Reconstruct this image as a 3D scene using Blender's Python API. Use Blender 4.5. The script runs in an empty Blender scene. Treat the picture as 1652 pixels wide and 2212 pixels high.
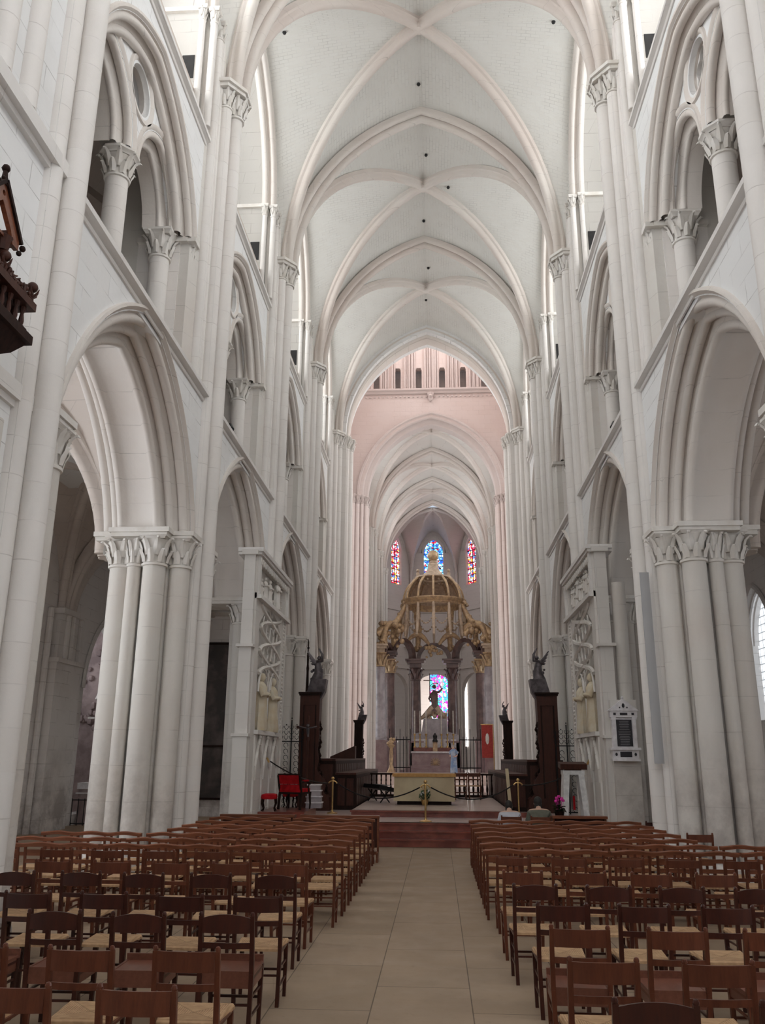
import bpy, bmesh, math, random
from mathutils import Vector, Matrix
from mathutils.geometry import tessellate_polygon
random.seed(7)
PI = math.pi
SC = bpy.context.scene
COL = SC.collection

# ---------------------------------------------------------------- materials
def nmat(name):
    m = bpy.data.materials.new(name); m.use_nodes = True
    nt = m.node_tree; b = nt.nodes['Principled BSDF']
    return m, nt, b

def N(nt, t, **k):
    n = nt.nodes.new(t)
    for a, v in k.items():
        if a in n.inputs.keys() if hasattr(n.inputs, 'keys') else False: n.inputs[a].default_value = v
        else: setattr(n, a, v)
    return n

def inp(n, **k):
    for a, v in k.items(): n.inputs[a.replace('_', ' ')].default_value = v
    return n

def rgb(c): return (c[0], c[1], c[2], 1.0)

def mixc(nt, fac, a, b):
    m = nt.nodes.new('ShaderNodeMix'); m.data_type = 'RGBA'
    for s, v in ((0, fac), (6, a), (7, b)):
        if hasattr(v, 'links') or hasattr(v, 'is_linked'): nt.links.new(v, m.inputs[s])
        else: m.inputs[s].default_value = v if s == 0 else rgb(v)
    return m.outputs[2]

def noise(nt, scale, detail=3, vec=None, rough=.55):
    n = nt.nodes.new('ShaderNodeTexNoise'); inp(n, Scale=scale, Detail=detail, Roughness=rough)
    if vec is not None: nt.links.new(vec, n.inputs['Vector'])
    return n.outputs['Fac']

def ramp(nt, fac, p0, p1):
    r = nt.nodes.new('ShaderNodeMapRange'); inp(r, From_Min=p0, From_Max=p1)
    nt.links.new(fac, r.inputs['Value']); return r.outputs['Result']

def math_(nt, op, a, b=None):
    m = nt.nodes.new('ShaderNodeMath'); m.operation = op
    for i, v in ((0, a), (1, b)):
        if v is None: continue
        if hasattr(v, 'is_linked'): nt.links.new(v, m.inputs[i])
        else: m.inputs[i].default_value = v
    return m.outputs[0]

def stone(name, base, joint, row=.34, width=.72, mortar=.008, stain=(.62, .60, .57), jf=.8, uv=False, sfac=.5, tint=None, low=False, offs=0.):
    """limestone masonry: blocks laid in courses, uneven joints, soft stains"""
    m, nt, b = nmat(name)
    inp(b, Roughness=.85); b.inputs['Specular IOR Level'].default_value = .2
    geo = nt.nodes.new('ShaderNodeNewGeometry'); pos = geo.outputs['Position']
    if uv:
        u = nt.nodes.new('ShaderNodeUVMap'); vec = u.outputs['UV']
    else:
        sp = nt.nodes.new('ShaderNodeSeparateXYZ'); nt.links.new(pos, sp.inputs[0])
        s = math_(nt, 'ADD', sp.outputs['X'], sp.outputs['Y'])
        wob = math_(nt, 'MULTIPLY', noise(nt, .7, 1, pos), .05)
        zz = math_(nt, 'ADD', sp.outputs['Z'], wob)
        cb = nt.nodes.new('ShaderNodeCombineXYZ'); nt.links.new(s, cb.inputs[0]); nt.links.new(zz, cb.inputs[1]); vec = cb.outputs[0]
    br = nt.nodes.new('ShaderNodeTexBrick'); nt.links.new(vec, br.inputs['Vector'])
    inp(br, Scale=1., Mortar_Size=mortar, Mortar_Smooth=.3, Brick_Width=width, Row_Height=row)
    br.offset = .5
    br.inputs['Color1'].default_value = (0, 0, 0, 1); br.inputs['Color2'].default_value = (1, 1, 1, 1)
    col = mixc(nt, math_(nt, 'MULTIPLY', br.outputs['Color'], .5), base, tuple(c * f for c, f in zip(base, (.965, .95, .935))))
    st = ramp(nt, noise(nt, .45, 5, pos, .65), .48, .75)
    col = mixc(nt, math_(nt, 'MULTIPLY', st, sfac), col, stain)
    if tint:
        tf = ramp(nt, noise(nt, .22, 3, pos), .42, .62)
        col = mixc(nt, math_(nt, 'MULTIPLY', tf, .55), col, tint)
    jn = ramp(nt, noise(nt, 1.9, 3, pos), .40, .66)
    jfac = math_(nt, 'MULTIPLY', math_(nt, 'MULTIPLY', br.outputs['Fac'], jn), jf)
    col = mixc(nt, jfac, col, joint)
    if low:   # rising damp: dark blotches on the lowest courses
        sp2 = nt.nodes.new('ShaderNodeSeparateXYZ'); nt.links.new(pos, sp2.inputs[0])
        lz = ramp(nt, sp2.outputs['Z'], 2.6, .2)
        bl = ramp(nt, noise(nt, 1.3, 5, pos, .7), .42, .62)
        col = mixc(nt, math_(nt, 'MULTIPLY', math_(nt, 'MULTIPLY', lz, bl), .75), col, (.30, .265, .25))
    nt.links.new(col, b.inputs['Base Color'])
    bp = nt.nodes.new('ShaderNodeBump'); inp(bp, Strength=.25, Distance=.02)
    hh = math_(nt, 'ADD', noise(nt, 9, 4, pos), math_(nt, 'MULTIPLY', br.outputs['Fac'], -.6))
    nt.links.new(hh, bp.inputs['Height']); nt.links.new(bp.outputs[0], b.inputs['Normal'])
    return m

def simple(name, c, rough=.6, metal=0., c2=None, scale=8., spec=.5, emit=None, es=0., bump=0., mottle=(.4, .6), coat=0.):
    m, nt, b = nmat(name)
    inp(b, Roughness=rough, Metallic=metal); b.inputs['Specular IOR Level'].default_value = spec
    if coat: b.inputs['Coat Weight'].default_value = coat
    geo = nt.nodes.new('ShaderNodeTexCoord'); pos = geo.outputs['Object']
    nz = noise(nt, scale, 4, pos)
    col = mixc(nt, ramp(nt, nz, *mottle), c, c2 or tuple(v * .8 for v in c))
    nt.links.new(col, b.inputs['Base Color'])
    if bump:
        bp = nt.nodes.new('ShaderNodeBump'); inp(bp, Strength=bump, Distance=.01)
        nt.links.new(noise(nt, scale * 4, 3, pos), bp.inputs['Height']); nt.links.new(bp.outputs[0], b.inputs['Normal'])
    if emit:
        b.inputs['Emission Color'].default_value = rgb(emit); b.inputs['Emission Strength'].default_value = es
    return m

def wood(name, c, c2, rough=.45, axis=(6, 6, 1), spec=.4, scale=3.):
    m, nt, b = nmat(name); inp(b, Roughness=rough); b.inputs['Specular IOR Level'].default_value = spec
    tc = nt.nodes.new('ShaderNodeTexCoord'); mp = nt.nodes.new('ShaderNodeMapping'); mp.inputs['Scale'].default_value = axis
    nt.links.new(tc.outputs['Object'], mp.inputs['Vector'])
    col = mixc(nt, ramp(nt, noise(nt, scale, 5, mp.outputs[0], .7), .35, .65), c, c2)
    oi = nt.nodes.new('ShaderNodeObjectInfo')
    v = ramp(nt, oi.outputs['Random'], -.2, 1.3)
    col = mixc(nt, math_(nt, 'MULTIPLY', v, .5), col, tuple(x * .45 for x in c))
    nt.links.new(col, b.inputs['Base Color'])
    return m

def rush(name):
    m, nt, b = nmat(name); inp(b, Roughness=.8)
    tc = nt.nodes.new('ShaderNodeTexCoord'); sp = nt.nodes.new('ShaderNodeSeparateXYZ'); nt.links.new(tc.outputs['Object'], sp.inputs[0])
    ax = math_(nt, 'ABSOLUTE', sp.outputs['X']); ay = math_(nt, 'ABSOLUTE', math_(nt, 'SUBTRACT', sp.outputs['Y'], .2))
    mx = math_(nt, 'MAXIMUM', ax, ay)
    w = math_(nt, 'SINE', math_(nt, 'MULTIPLY', mx, 420.))
    seam = ramp(nt, math_(nt, 'ABSOLUTE', math_(nt, 'SUBTRACT', ax, ay)), .012, 0.)
    col = mixc(nt, ramp(nt, w, -1, 1), (.52, .325, .18), (.36, .215, .11))
    col = mixc(nt, ramp(nt, noise(nt, 14, 3, tc.outputs['Object']), .4, .7), col, (.56, .36, .20))
    col = mixc(nt, math_(nt, 'MULTIPLY', seam, .6), col, (.22, .13, .06))
    nt.links.new(col, b.inputs['Base Color'])
    bp = nt.nodes.new('ShaderNodeBump'); inp(bp, Strength=.4, Distance=.004); nt.links.new(w, bp.inputs['Height']); nt.links.new(bp.outputs[0], b.inputs['Normal'])
    return m

def stained(name, cols, es, cell=5., lead=.09, seed=0.):
    """stained glass lit from outside: coloured quarries between lead lines"""
    m, nt, b = nmat(name); inp(b, Roughness=.2)
    tc = nt.nodes.new('ShaderNodeUVMap'); mp = nt.nodes.new('ShaderNodeMapping'); mp.inputs['Location'].default_value = (seed, seed * .7, 0)
    nt.links.new(tc.outputs['UV'], mp.inputs['Vector'])
    vo = nt.nodes.new('ShaderNodeTexVoronoi'); inp(vo, Scale=cell); nt.links.new(mp.outputs[0], vo.inputs['Vector'])
    cr = nt.nodes.new('ShaderNodeValToRGB'); cr.color_ramp.interpolation = 'CONSTANT'
    els = cr.color_ramp.elements
    while len(els) < len(cols): els.new(.5)
    for i, c in enumerate(cols): els[i].position = i / len(cols); els[i].color = rgb(c)
    sp = nt.nodes.new('ShaderNodeSeparateColor'); nt.links.new(vo.outputs['Color'], sp.inputs[0]); nt.links.new(sp.outputs[0], cr.inputs[0])
    ed = nt.nodes.new('ShaderNodeTexVoronoi'); ed.feature = 'DISTANCE_TO_EDGE'; inp(ed, Scale=cell); nt.links.new(mp.outputs[0], ed.inputs['Vector'])
    f = ramp(nt, ed.outputs['Distance'], lead * .4, lead)
    col = mixc(nt, f, (.01, .01, .015), cr.outputs[0])
    nt.links.new(col, b.inputs['Base Color']); nt.links.new(col, b.inputs['Emission Color'])
    b.inputs['Emission Strength'].default_value = es
    return m

def pane(name, c, es, grid=(3., 2.2)):
    """clear leaded glass with the daylight behind it"""
    m, nt, b = nmat(name); inp(b, Roughness=.3)
    geo = nt.nodes.new('ShaderNodeUVMap')
    br = nt.nodes.new('ShaderNodeTexBrick'); nt.links.new(geo.outputs['UV'], br.inputs['Vector']); br.offset = 0.
    inp(br, Scale=1., Mortar_Size=.02, Brick_Width=1. / grid[0], Row_Height=1. / grid[1])
    col = mixc(nt, br.outputs['Fac'], c, tuple(v * .25 for v in c))
    nt.links.new(col, b.inputs['Emission Color']); b.inputs['Base Color'].default_value = rgb((.5, .5, .5))
    b.inputs['Emission Strength'].default_value = es
    return m

M = {}
JT = (.20, .17, .15)
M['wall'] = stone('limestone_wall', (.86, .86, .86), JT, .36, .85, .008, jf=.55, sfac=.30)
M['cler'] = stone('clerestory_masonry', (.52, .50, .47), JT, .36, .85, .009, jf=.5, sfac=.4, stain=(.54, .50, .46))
M['shaft'] = stone('limestone_shaft', (.82, .785, .755), (.30, .25, .22), .46, 40., .007, jf=.40, sfac=.35)
M['pier'] = stone('limestone_pier', (.71, .685, .645), JT, .62, 40., .007, jf=.35, sfac=.6, stain=(.62, .53, .47), tint=(.66, .605, .56), low=True)
M['arch'] = stone('limestone_arch', (.76, .715, .675), JT, .42, 40., .006, jf=.35, sfac=.5, stain=(.64, .56, .50), tint=(.73, .66, .61))
M['trim'] = stone('limestone_trim', (.80, .775, .75), JT, .5, 1.2, .006, jf=.3, sfac=.45)
M['web'] = stone('vault_web', (.73, .72, .685), (.50, .48, .45), .125, .28, .010, jf=.6, uv=True, sfac=.12)
M['rib'] = stone('vault_rib', (.73, .68, .635), JT, .4, 40., .006, jf=.35, sfac=.5, tint=(.64, .54, .49))
M['pink'] = stone('pink_limestone', (.68, .59, .56), (.42, .34, .31), .3, .7, .009, jf=.5, sfac=.3, stain=(.60, .50, .47), tint=(.72, .65, .63))
M['pinkrib'] = stone('pink_rib', (.64, .575, .555), (.4, .32, .3), .4, 40., .006, jf=.4, sfac=.5, stain=(.56, .45, .41))
M['choir'] = stone('choir_limestone', (.71, .69, .655), JT, .42, 40., .008, jf=.4, sfac=.4, tint=(.66, .60, .56))
M['apse'] = stone('apse_limestone', (.64, .60, .57), JT, .34, .8, .008, jf=.4, sfac=.4)
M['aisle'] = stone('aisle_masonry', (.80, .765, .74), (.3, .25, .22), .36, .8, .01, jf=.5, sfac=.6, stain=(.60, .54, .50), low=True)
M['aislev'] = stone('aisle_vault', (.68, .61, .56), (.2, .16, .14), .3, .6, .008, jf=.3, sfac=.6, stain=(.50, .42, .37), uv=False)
M['screen'] = stone('screen_limestone', (.74, .71, .675), JT, .5, 1.4, .006, jf=.3, sfac=.5)
M['carve'] = simple('carved_limestone', (.80, .77, .735), .85, c2=(.72, .68, .63), scale=3., spec=.2, bump=.3)
M['ochre'] = simple('ochre_stone', (.66, .55, .38), .8, c2=(.72, .66, .54), scale=5., spec=.2, mottle=(.3, .7))
M['dark_hole'] = simple('soot_dark', (.03, .028, .028), .9)  # near-black colour stands for the shade inside the wall passage
M['chair'] = wood('chair_beech', (.175, .052, .026), (.095, .028, .015), .36)
M['chair_dark'] = wood('chair_dark_beech', (.075, .020, .012), (.040, .012, .009), .33)
M['bench'] = wood('bench_wood', (.26, .090, .045), (.15, .050, .026), .28, (1.2, 8, 8))
M['plank'] = wood('seat_plank', (.22, .085, .055), (.16, .06, .038), .3, (8, 1, 8))
M['rush'] = rush('woven_rush')
M['oak'] = wood('dark_oak', (.034, .015, .011), (.016, .008, .006), .6, spec=.15)
M['oakred'] = wood('red_oak', (.085, .028, .017), (.045, .015, .010), .5, spec=.25)
M['brass'] = simple('brass', (.80, .56, .24), .28, 1., c2=(.62, .42, .18))
M['gold'] = simple('gilding', (.66, .48, .28), .5, .35, c2=(.46, .32, .21), scale=5.)
M['gild_stone'] = simple('gilded_stone', (.66, .53, .40), .65, .05, c2=(.50, .38, .28), scale=4.)
M['velvet'] = simple('red_velvet', (.52, .012, .018), .85, c2=(.34, .008, .012), spec=.15)
M['iron'] = simple('wrought_iron', (.018, .018, .02), .5, .6)
M['redmarble'] = simple('red_marble', (.27, .075, .052), .28, c2=(.17, .045, .034), scale=3., coat=.3)
M['palefloor'] = simple('pale_marble', (.58, .47, .42), .28, c2=(.50, .39, .35), scale=1.5)
M['greymarble'] = simple('grey_marble', (.50, .46, .48), .3, c2=(.36, .32, .34), scale=2.)
M['pinkmarble'] = simple('pink_marble', (.42, .31, .31), .3, c2=(.33, .22, .23), scale=2.)
M['brownmarble'] = simple('brown_marble', (.19, .12, .11), .35, c2=(.11, .07, .065), scale=2.)
M['bronze'] = simple('bronze_figure', (.085, .075, .08), .45, .5, c2=(.16, .14, .15), scale=6.)
M['white'] = simple('white_paint', (.80, .80, .80), .5)
M['tablet'] = simple('white_marble', (.86, .84, .86), .45, c2=(.74, .71, .73))
M['slate'] = simple('black_slate', (.035, .033, .040), .4)
M['altar'] = simple('altar_stone', (.68, .58, .38), .6, c2=(.56, .46, .30), scale=1.2)
M['cloth'] = simple('altar_cloth', (.62, .36, .13), .8, c2=(.54, .30, .10))
M['greystrip'] = simple('grey_strip', (.42, .42, .43), .7, c2=(.40, .40, .41), scale=2.)
M['paint'] = simple('old_painting', (.045, .035, .032), .5, c2=(.16, .12, .105), scale=1.3, mottle=(.45, .75))
M['purple'] = simple('retable_stone', (.40, .31, .30), .8, c2=(.24, .18, .18), scale=1.6)
M['banner'] = simple('red_banner', (.42, .05, .04), .8)
M['black'] = simple('black_plastic', (.02, .02, .022), .4)
M['candle'] = simple('wax', (.82, .80, .74), .5)
M['leafgreen'] = simple('leaf_green', (.045, .10, .035), .6, c2=(.02, .05, .02), scale=20.)
M['magenta'] = simple('magenta_petal', (.80, .04, .42), .6, c2=(.62, .02, .30), scale=20.)
M['skin'] = simple('skin', (.62, .40, .30), .6, c2=(.56, .34, .25))
M['hair'] = simple('dark_hair', (.015, .012, .01), .6)
M['greyhair'] = simple('grey_hair', (.35, .33, .31), .7)
M['shirt_white'] = simple('white_shirt', (.50, .50, .54), .85, c2=(.44, .44, .50))
M['shirt_olive'] = simple('olive_shirt', (.125, .125, .095), .85, c2=(.10, .10, .075))
M['bluecloth'] = simple('blue_cloth', (.20, .30, .48), .85, c2=(.45, .50, .58), scale=3.)
M['trouser'] = simple('dark_trousers', (.03, .03, .04), .85)
M['soot'] = simple('wall_patch', (.45, .28, .18), .8)

# ---------------------------------------------------------------- mesh builder
class MB:
    def __init__(s): s.v = []; s.f = []; s.uv = {}
    def add(s, vs, fs):
        o = len(s.v); s.v += [tuple(p) for p in vs]; s.f += [tuple(i + o for i in f) for f in fs]; return s
    def box(s, x0, x1, y0, y1, z0, z1):
        x0, x1 = min(x0, x1), max(x0, x1); y0, y1 = min(y0, y1), max(y0, y1)
        return s.add([(x0, y0, z0), (x1, y0, z0), (x1, y1, z0), (x0, y1, z0), (x0, y0, z1), (x1, y0, z1), (x1, y1, z1), (x0, y1, z1)],
                     [(0, 3, 2, 1), (4, 5, 6, 7), (0, 1, 5, 4), (1, 2, 6, 5), (2, 3, 7, 6), (3, 0, 4, 7)])
    def cbox(s, c, d, rot=0., tilt=None):
        hx, hy, hz = d[0] / 2, d[1] / 2, d[2] / 2
        R = Matrix.Rotation(rot, 3, 'Z')
        if tilt: R = R @ Matrix.Rotation(tilt[0], 3, 'X') @ Matrix.Rotation(tilt[1], 3, 'Y')
        vs = [Vector(c) + R @ Vector((a * hx, b * hy, e * hz)) for a, b, e in ((-1, -1, -1), (1, -1, -1), (1, 1, -1), (-1, 1, -1), (-1, -1, 1), (1, -1, 1), (1, 1, 1), (-1, 1, 1))]
        return s.add(vs, [(0, 3, 2, 1), (4, 5, 6, 7), (0, 1, 5, 4), (1, 2, 6, 5), (2, 3, 7, 6), (3, 0, 4, 7)])
    def beam(s, a, b, w, h=None, up=(0, 0, 1), w2=None, h2=None):
        a = Vector(a); b = Vector(b); h = w if h is None else h
        w2 = w if w2 is None else w2; h2 = h if h2 is None else h2
        d = (b - a).normalized(); u = Vector(up)
        if abs(d.dot(u)) > .98: u = Vector((0, 1, 0))
        sx = d.cross(u).normalized(); sy = sx.cross(d)
        vs = []
        for p, ww, hh in ((a, w, h), (b, w2, h2)):
            vs += [p - sx * ww / 2 - sy * hh / 2, p + sx * ww / 2 - sy * hh / 2, p + sx * ww / 2 + sy * hh / 2, p - sx * ww / 2 + sy * hh / 2]
        return s.add(vs, [(0, 3, 2, 1), (4, 5, 6, 7), (0, 1, 5, 4), (1, 2, 6, 5), (2, 3, 7, 6), (3, 0, 4, 7)])
    def ring_strip(s, rings, closed=True, caps=False):
        n = len(rings[0]); vs = [p for r in rings for p in r]; fs = []
        for i in range(len(rings) - 1):
            for j in range(n if closed else n - 1):
                k = (j + 1) % n
                fs.append((i * n + j, i * n + k, (i + 1) * n + k, (i + 1) * n + j))
        if caps:
            fs.append(tuple(range(n - 1, -1, -1))); m = (len(rings) - 1) * n; fs.append(tuple(range(m, m + n)))
        return s.add(vs, fs)
    def lathe(s, c, prof, n=16, a0=0., a1=2 * PI, caps=True, rot=0.):
        full = abs(a1 - a0 - 2 * PI) < 1e-6; m = n if full else n + 1
        rings = [[(c[0] + r * math.cos(rot + a0 + (a1 - a0) * j / n), c[1] + r * math.sin(rot + a0 + (a1 - a0) * j / n), c[2] + z) for j in range(m)] for r, z in prof]
        return s.ring_strip(rings, full, caps and full)
    def cyl(s, x, y, z0, z1, r, n=14, r2=None):
        return s.lathe((x, y, 0), [(r, z0), (r if r2 is None else r2, z1)], n)
    def tube(s, pts, r, n=8, caps=True, closed=False):
        pts = [Vector(p) for p in pts]; rs = r if isinstance(r, (list, tuple)) else [r] * len(pts)
        rings = []; prev = None
        for i, p in enumerate(pts):
            a = pts[i - 1] if (i > 0 or closed) else p; b = pts[(i + 1) % len(pts)] if (i < len(pts) - 1 or closed) else p
            t = (b - a).normalized()
            if prev is None:
                u = Vector((0, 0, 1)) if abs(t.z) < .9 else Vector((1, 0, 0)); prev = t.cross(u).normalized()
            nx = (prev - t * prev.dot(t)).normalized(); ny = t.cross(nx); prev = nx
            rings.append([p + (nx * math.cos(2 * PI * j / n) + ny * math.sin(2 * PI * j / n)) * rs[i] for j in range(n)])
        if closed: rings.append(rings[0]); return s.ring_strip(rings, True, False)
        return s.ring_strip(rings, True, caps)
    def ball(s, c, r, n=10, sc=(1, 1, 1), m=None):
        m = m or max(4, n // 2)
        rings = []
        for i in range(m + 1):
            ph = -PI / 2 + PI * i / m; rr = max(1e-4, math.cos(ph))
            rings.append([(c[0] + r * sc[0] * rr * math.cos(2 * PI * j / n), c[1] + r * sc[1] * rr * math.sin(2 * PI * j / n), c[2] + r * sc[2] * math.sin(ph)) for j in range(n)])
        return s.ring_strip(rings, True, True)
    def grid(s, P, uv=None):
        """P[i][j] rows of points; uv(i,j) in metres"""
        n = len(P[0]); o = len(s.v); s.v += [tuple(p) for r in P for p in r]
        for i in range(len(P) - 1):
            for j in range(n - 1):
                f = (o + i * n + j, o + i * n + j + 1, o + (i + 1) * n + j + 1, o + (i + 1) * n + j)
                if uv: s.uv[len(s.f)] = [uv(i, j), uv(i, j + 1), uv(i + 1, j + 1), uv(i + 1, j)]
                s.f.append(f)
        return s
    def plate(s, loops, place, t0, t1, uv=False):
        """flat slab: loops[0] outline, others holes, in 2D (a,b); place(a,b,t) -> xyz"""
        tri = tessellate_polygon([[Vector((a, b, 0)) for a, b in lp] for lp in loops])
        flat = [q for lp in loops for q in lp]; n = len(flat); o = len(s.v)
        s.v += [tuple(place(a, b, t0)) for a, b in flat] + [tuple(place(a, b, t1)) for a, b in flat]
        for t in tri:
            if uv:
                s.uv[len(s.f)] = [flat[i] for i in t]
            s.f.append(tuple(o + i for i in t))
            if abs(t1 - t0) > 1e-6: s.f.append(tuple(o + n + i for i in reversed(t)))
        if abs(t1 - t0) > 1e-6:
            k = 0
            for lp in loops:
                m = len(lp)
                for i in range(m):
                    a = k + i; b = k + (i + 1) % m; s.f.append((o + a, o + b, o + n + b, o + n + a))
                k += m
        return s
    def build(s, name, mat, parent=None, kind=None, smooth=35, recalc=True, **props):
        me = bpy.data.meshes.new(name); me.from_pydata(s.v, [], s.f)
        if s.uv:
            ul = me.uv_layers.new(name='UVMap')
            for p in me.polygons:
                q = s.uv.get(p.index)
                if q:
                    for li, c in zip(p.loop_indices, q): ul.data[li].uv = c
        if recalc and not s.uv:
            bm = bmesh.new(); bm.from_mesh(me); bmesh.ops.recalc_face_normals(bm, faces=bm.faces); bm.to_mesh(me); bm.free()
        me.materials.append(mat if not isinstance(mat, str) else M[mat])
        if smooth:
            me.polygons.foreach_set('use_smooth', [True] * len(me.polygons))
            me.set_sharp_from_angle(angle=math.radians(smooth))
        o = bpy.data.objects.new(name, me); COL.objects.link(o)
        if parent: o.parent = parent
        if kind: o['kind'] = kind
        for k, v in props.items(): o[k] = v
        return o

def empty(name, loc=(0, 0, 0), rz=0., label=None, category=None, group=None, kind=None):
    o = bpy.data.objects.new(name, None); COL.objects.link(o); o.location = loc; o.rotation_euler = (0, 0, rz); o.empty_display_size = .1
    tag(o, label, category, group, kind); return o

def tag(o, label=None, category=None, group=None, kind=None):
    if label: o['label'] = label
    if category: o['category'] = category
    if group: o['group'] = group
    if kind: o['kind'] = kind
    return o

def copy_tree(o, parent=None):
    c = o.copy(); COL.objects.link(c)
    c.parent = parent
    for ch in [k for k in KIDS.get(o.name, [])]: 
        copy_tree(ch, c)
    return c
KIDS = {}
def index_kids(root):
    """remember the children of a prototype (and theirs) before copying it"""
    ch = [o for o in COL.objects if o.parent == root]
    KIDS[root.name] = ch
    for c in ch: index_kids(c)

# ---------------------------------------------------------------- pointed arch helpers
def pa(w, h, v=0., n=10, zc=0.):
    """pointed arch of half-width w and rise h, inset v; points from left spring to right spring; zc clips the foot"""
    R = (h * h + w * w) / (2 * w); c = R - w; r = R - v
    tA = math.acos(max(-1, min(1, c / r)))          # apex angle seen from centre
    t0 = math.asin(min(1, zc / r)) if zc > 0 else 0.
    L = [(c - r * math.cos(t0 + (tA - t0) * i / n), r * math.sin(t0 + (tA - t0) * i / n)) for i in range(n + 1)]
    Rr = [(-a, b) for a, b in reversed(L[:-1])]
    return L + Rr

def band(mb, prof, w, h, place, n=10, zc=0., foot=None):
    """sweep profile [(depth, inset)] round a pointed arch; place(a, z, depth)"""
    rings = []
    for u, v in prof:
        pts = pa(w, h, v, n, zc)
        if foot is not None: pts = [(pts[0][0], foot)] + pts + [(pts[-1][0], foot)]
        rings.append([place(a, b, u) for a, b in pts])
    mb.ring_strip(rings, False)

def sweep(mb, pts, lat, prof, closed=True, caps=False):
    """sweep 2D profile (lateral, inward) along planar pts; lat = horizontal unit vector across the plane"""
    pts = [Vector(p) for p in pts]; lat = Vector(lat); rings = []
    for i, p in enumerate(pts):
        t = (pts[min(i + 1, len(pts) - 1)] - pts[max(i - 1, 0)]).normalized()
        nn = lat.cross(t)
        rings.append([p + lat * a + nn * b for a, b in prof])
    mb.ring_strip(rings, closed, caps)

def roll(cx, cy, r, a0, a1, n=6):
    return [(cx + r * math.cos(math.radians(a0 + (a1 - a0) * i / n)), cy + r * math.sin(math.radians(a0 + (a1 - a0) * i / n))) for i in range(n + 1)]

def capital(mb, x, y, zt, r, h, sides=8, spread=1.75, leaves=8, ab=.12, rot=None, square=False):
    """leafy crocket capital under a moulded abacus; zt = top of abacus"""
    zb = zt - h
    mb.lathe((x, y, zb), [(r * 1.0, -.02), (r * 1.16, -.01), (r * 1.16, .03), (r * 1.02, .05), (r * 1.0, h * .3), (r * 1.10, h * .6), (r * 1.38, h - ab - .01)], 14)
    rot = PI / 8 if rot is None else rot
    if square: sides = 4; rot = PI / 4; k = 1.32
    else: k = 1.0
    R = r * spread * k
    mb.lathe((x, y, zt), [(R * .86, -ab), (R * .90, -ab * .75), (R * .97, -ab * .55), (R * 1.03, -ab * .4), (R * 1.03, 0)], sides, rot=rot)
    for lv, (z0, z1, ro, n) in enumerate(((.08, .5, 1.45, leaves), (.3, .86, 1.78, leaves))):
        for i in range(n):
            a = 2 * PI * (i + .5 * lv) / n; ca, sa = math.cos(a), math.sin(a)
            P = []
            for t, rr, w in ((0, 1.08, .26), (.4, 1.18, .33), (.75, 1.38, .27), (1., ro, .15), (.90, ro + .12, .06)):
                z = zb + h * (z0 + (z1 - z0) * t); q = r * rr
                P.append([(x + ca * q - sa * w * r * sgn, y + sa * q + ca * w * r * sgn, z) for sgn in (-1, 0, 1)])
                P[-1][1] = (x + ca * (q + .15 * r), y + sa * (q + .15 * r), z)
            mb.grid(P)
            mb.ball((x + ca * r * (ro - .02), y + sa * r * (ro - .02), zb + h * z1 - .02), r * .11, 6)

def base_mould(mb, x, y, r, z0=0., sides=8):
    mb.lathe((x, y, z0), [(r * 1.35, 0), (r * 1.35, .16), (r * 1.28, .2)], sides, rot=PI / 8)
    mb.lathe((x, y, z0 + .20), [(r * 1.25, 0), (r * 1.28, .04), (r * 1.15, .08), (r, .12)], 14)
# ================================================================ the building
L = 7.387; YA = 9.12; PIERS = [YA + L * i for i in (-2, -1, 0, 1, 2, 3, 4)]   # ... A=9.12 B C D E
YE = YA + 4 * L                                                            # 38.67, first crossing pier
XL, XU = 4.54, 4.82          # lower wall face, upper wall face
ZC, ZLO, ZUP = 6.14, 9.40, 15.60
ORD = {-1: 'left', 1: 'right'}

# floor: large pale slabs with thin joints, raised choir behind
def floor_mat():
    m, nt, b = nmat('floor_slabs'); inp(b, Roughness=.5); b.inputs['Specular IOR Level'].default_value = .3
    geo = nt.nodes.new('ShaderNodeNewGeometry'); pos = geo.outputs['Position']
    mp = nt.nodes.new('ShaderNodeMapping'); mp.inputs['Rotation'].default_value = (0, 0, math.radians(90)); mp.inputs['Location'].default_value = (0, .26, 0)
    nt.links.new(pos, mp.inputs['Vector'])
    br = nt.nodes.new('ShaderNodeTexBrick'); nt.links.new(mp.outputs[0], br.inputs['Vector']); inp(br, Scale=1., Mortar_Size=.006, Mortar_Smooth=.3, Brick_Width=1.55, Row_Height=.84)
    br.inputs['Color1'].default_value = (0, 0, 0, 1); br.inputs['Color2'].default_value = (1, 1, 1, 1)
    col = mixc(nt, br.outputs['Color'], (.37, .275, .195), (.33, .245, .17))
    col = mixc(nt, math_(nt, 'MULTIPLY', ramp(nt, noise(nt, .9, 5, pos, .7), .4, .7), .6), col, (.28, .21, .15))
    col = mixc(nt, math_(nt, 'MULTIPLY', ramp(nt, noise(nt, 14, 3, pos), .6, .8), .3), col, (.17, .125, .09))
    col = mixc(nt, math_(nt, 'MULTIPLY', br.outputs['Fac'], .85), col, (.10, .07, .05))
    nt.links.new(col, b.inputs['Base Color'])
    nt.links.new(ramp(nt, noise(nt, 2.5, 4, pos), -.6, 1.0), b.inputs['Roughness'])
    bp = nt.nodes.new('ShaderNodeBump'); inp(bp, Strength=.1, Distance=.01); nt.links.new(noise(nt, 4, 4, pos), bp.inputs['Height']); nt.links.new(bp.outputs[0], b.inputs['Normal'])
    return m
M['floor'] = floor_mat()
MB().box(-14, 14, -14.5, 95, -.4, 0).build('floor', 'floor', kind='structure', smooth=0)

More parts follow.
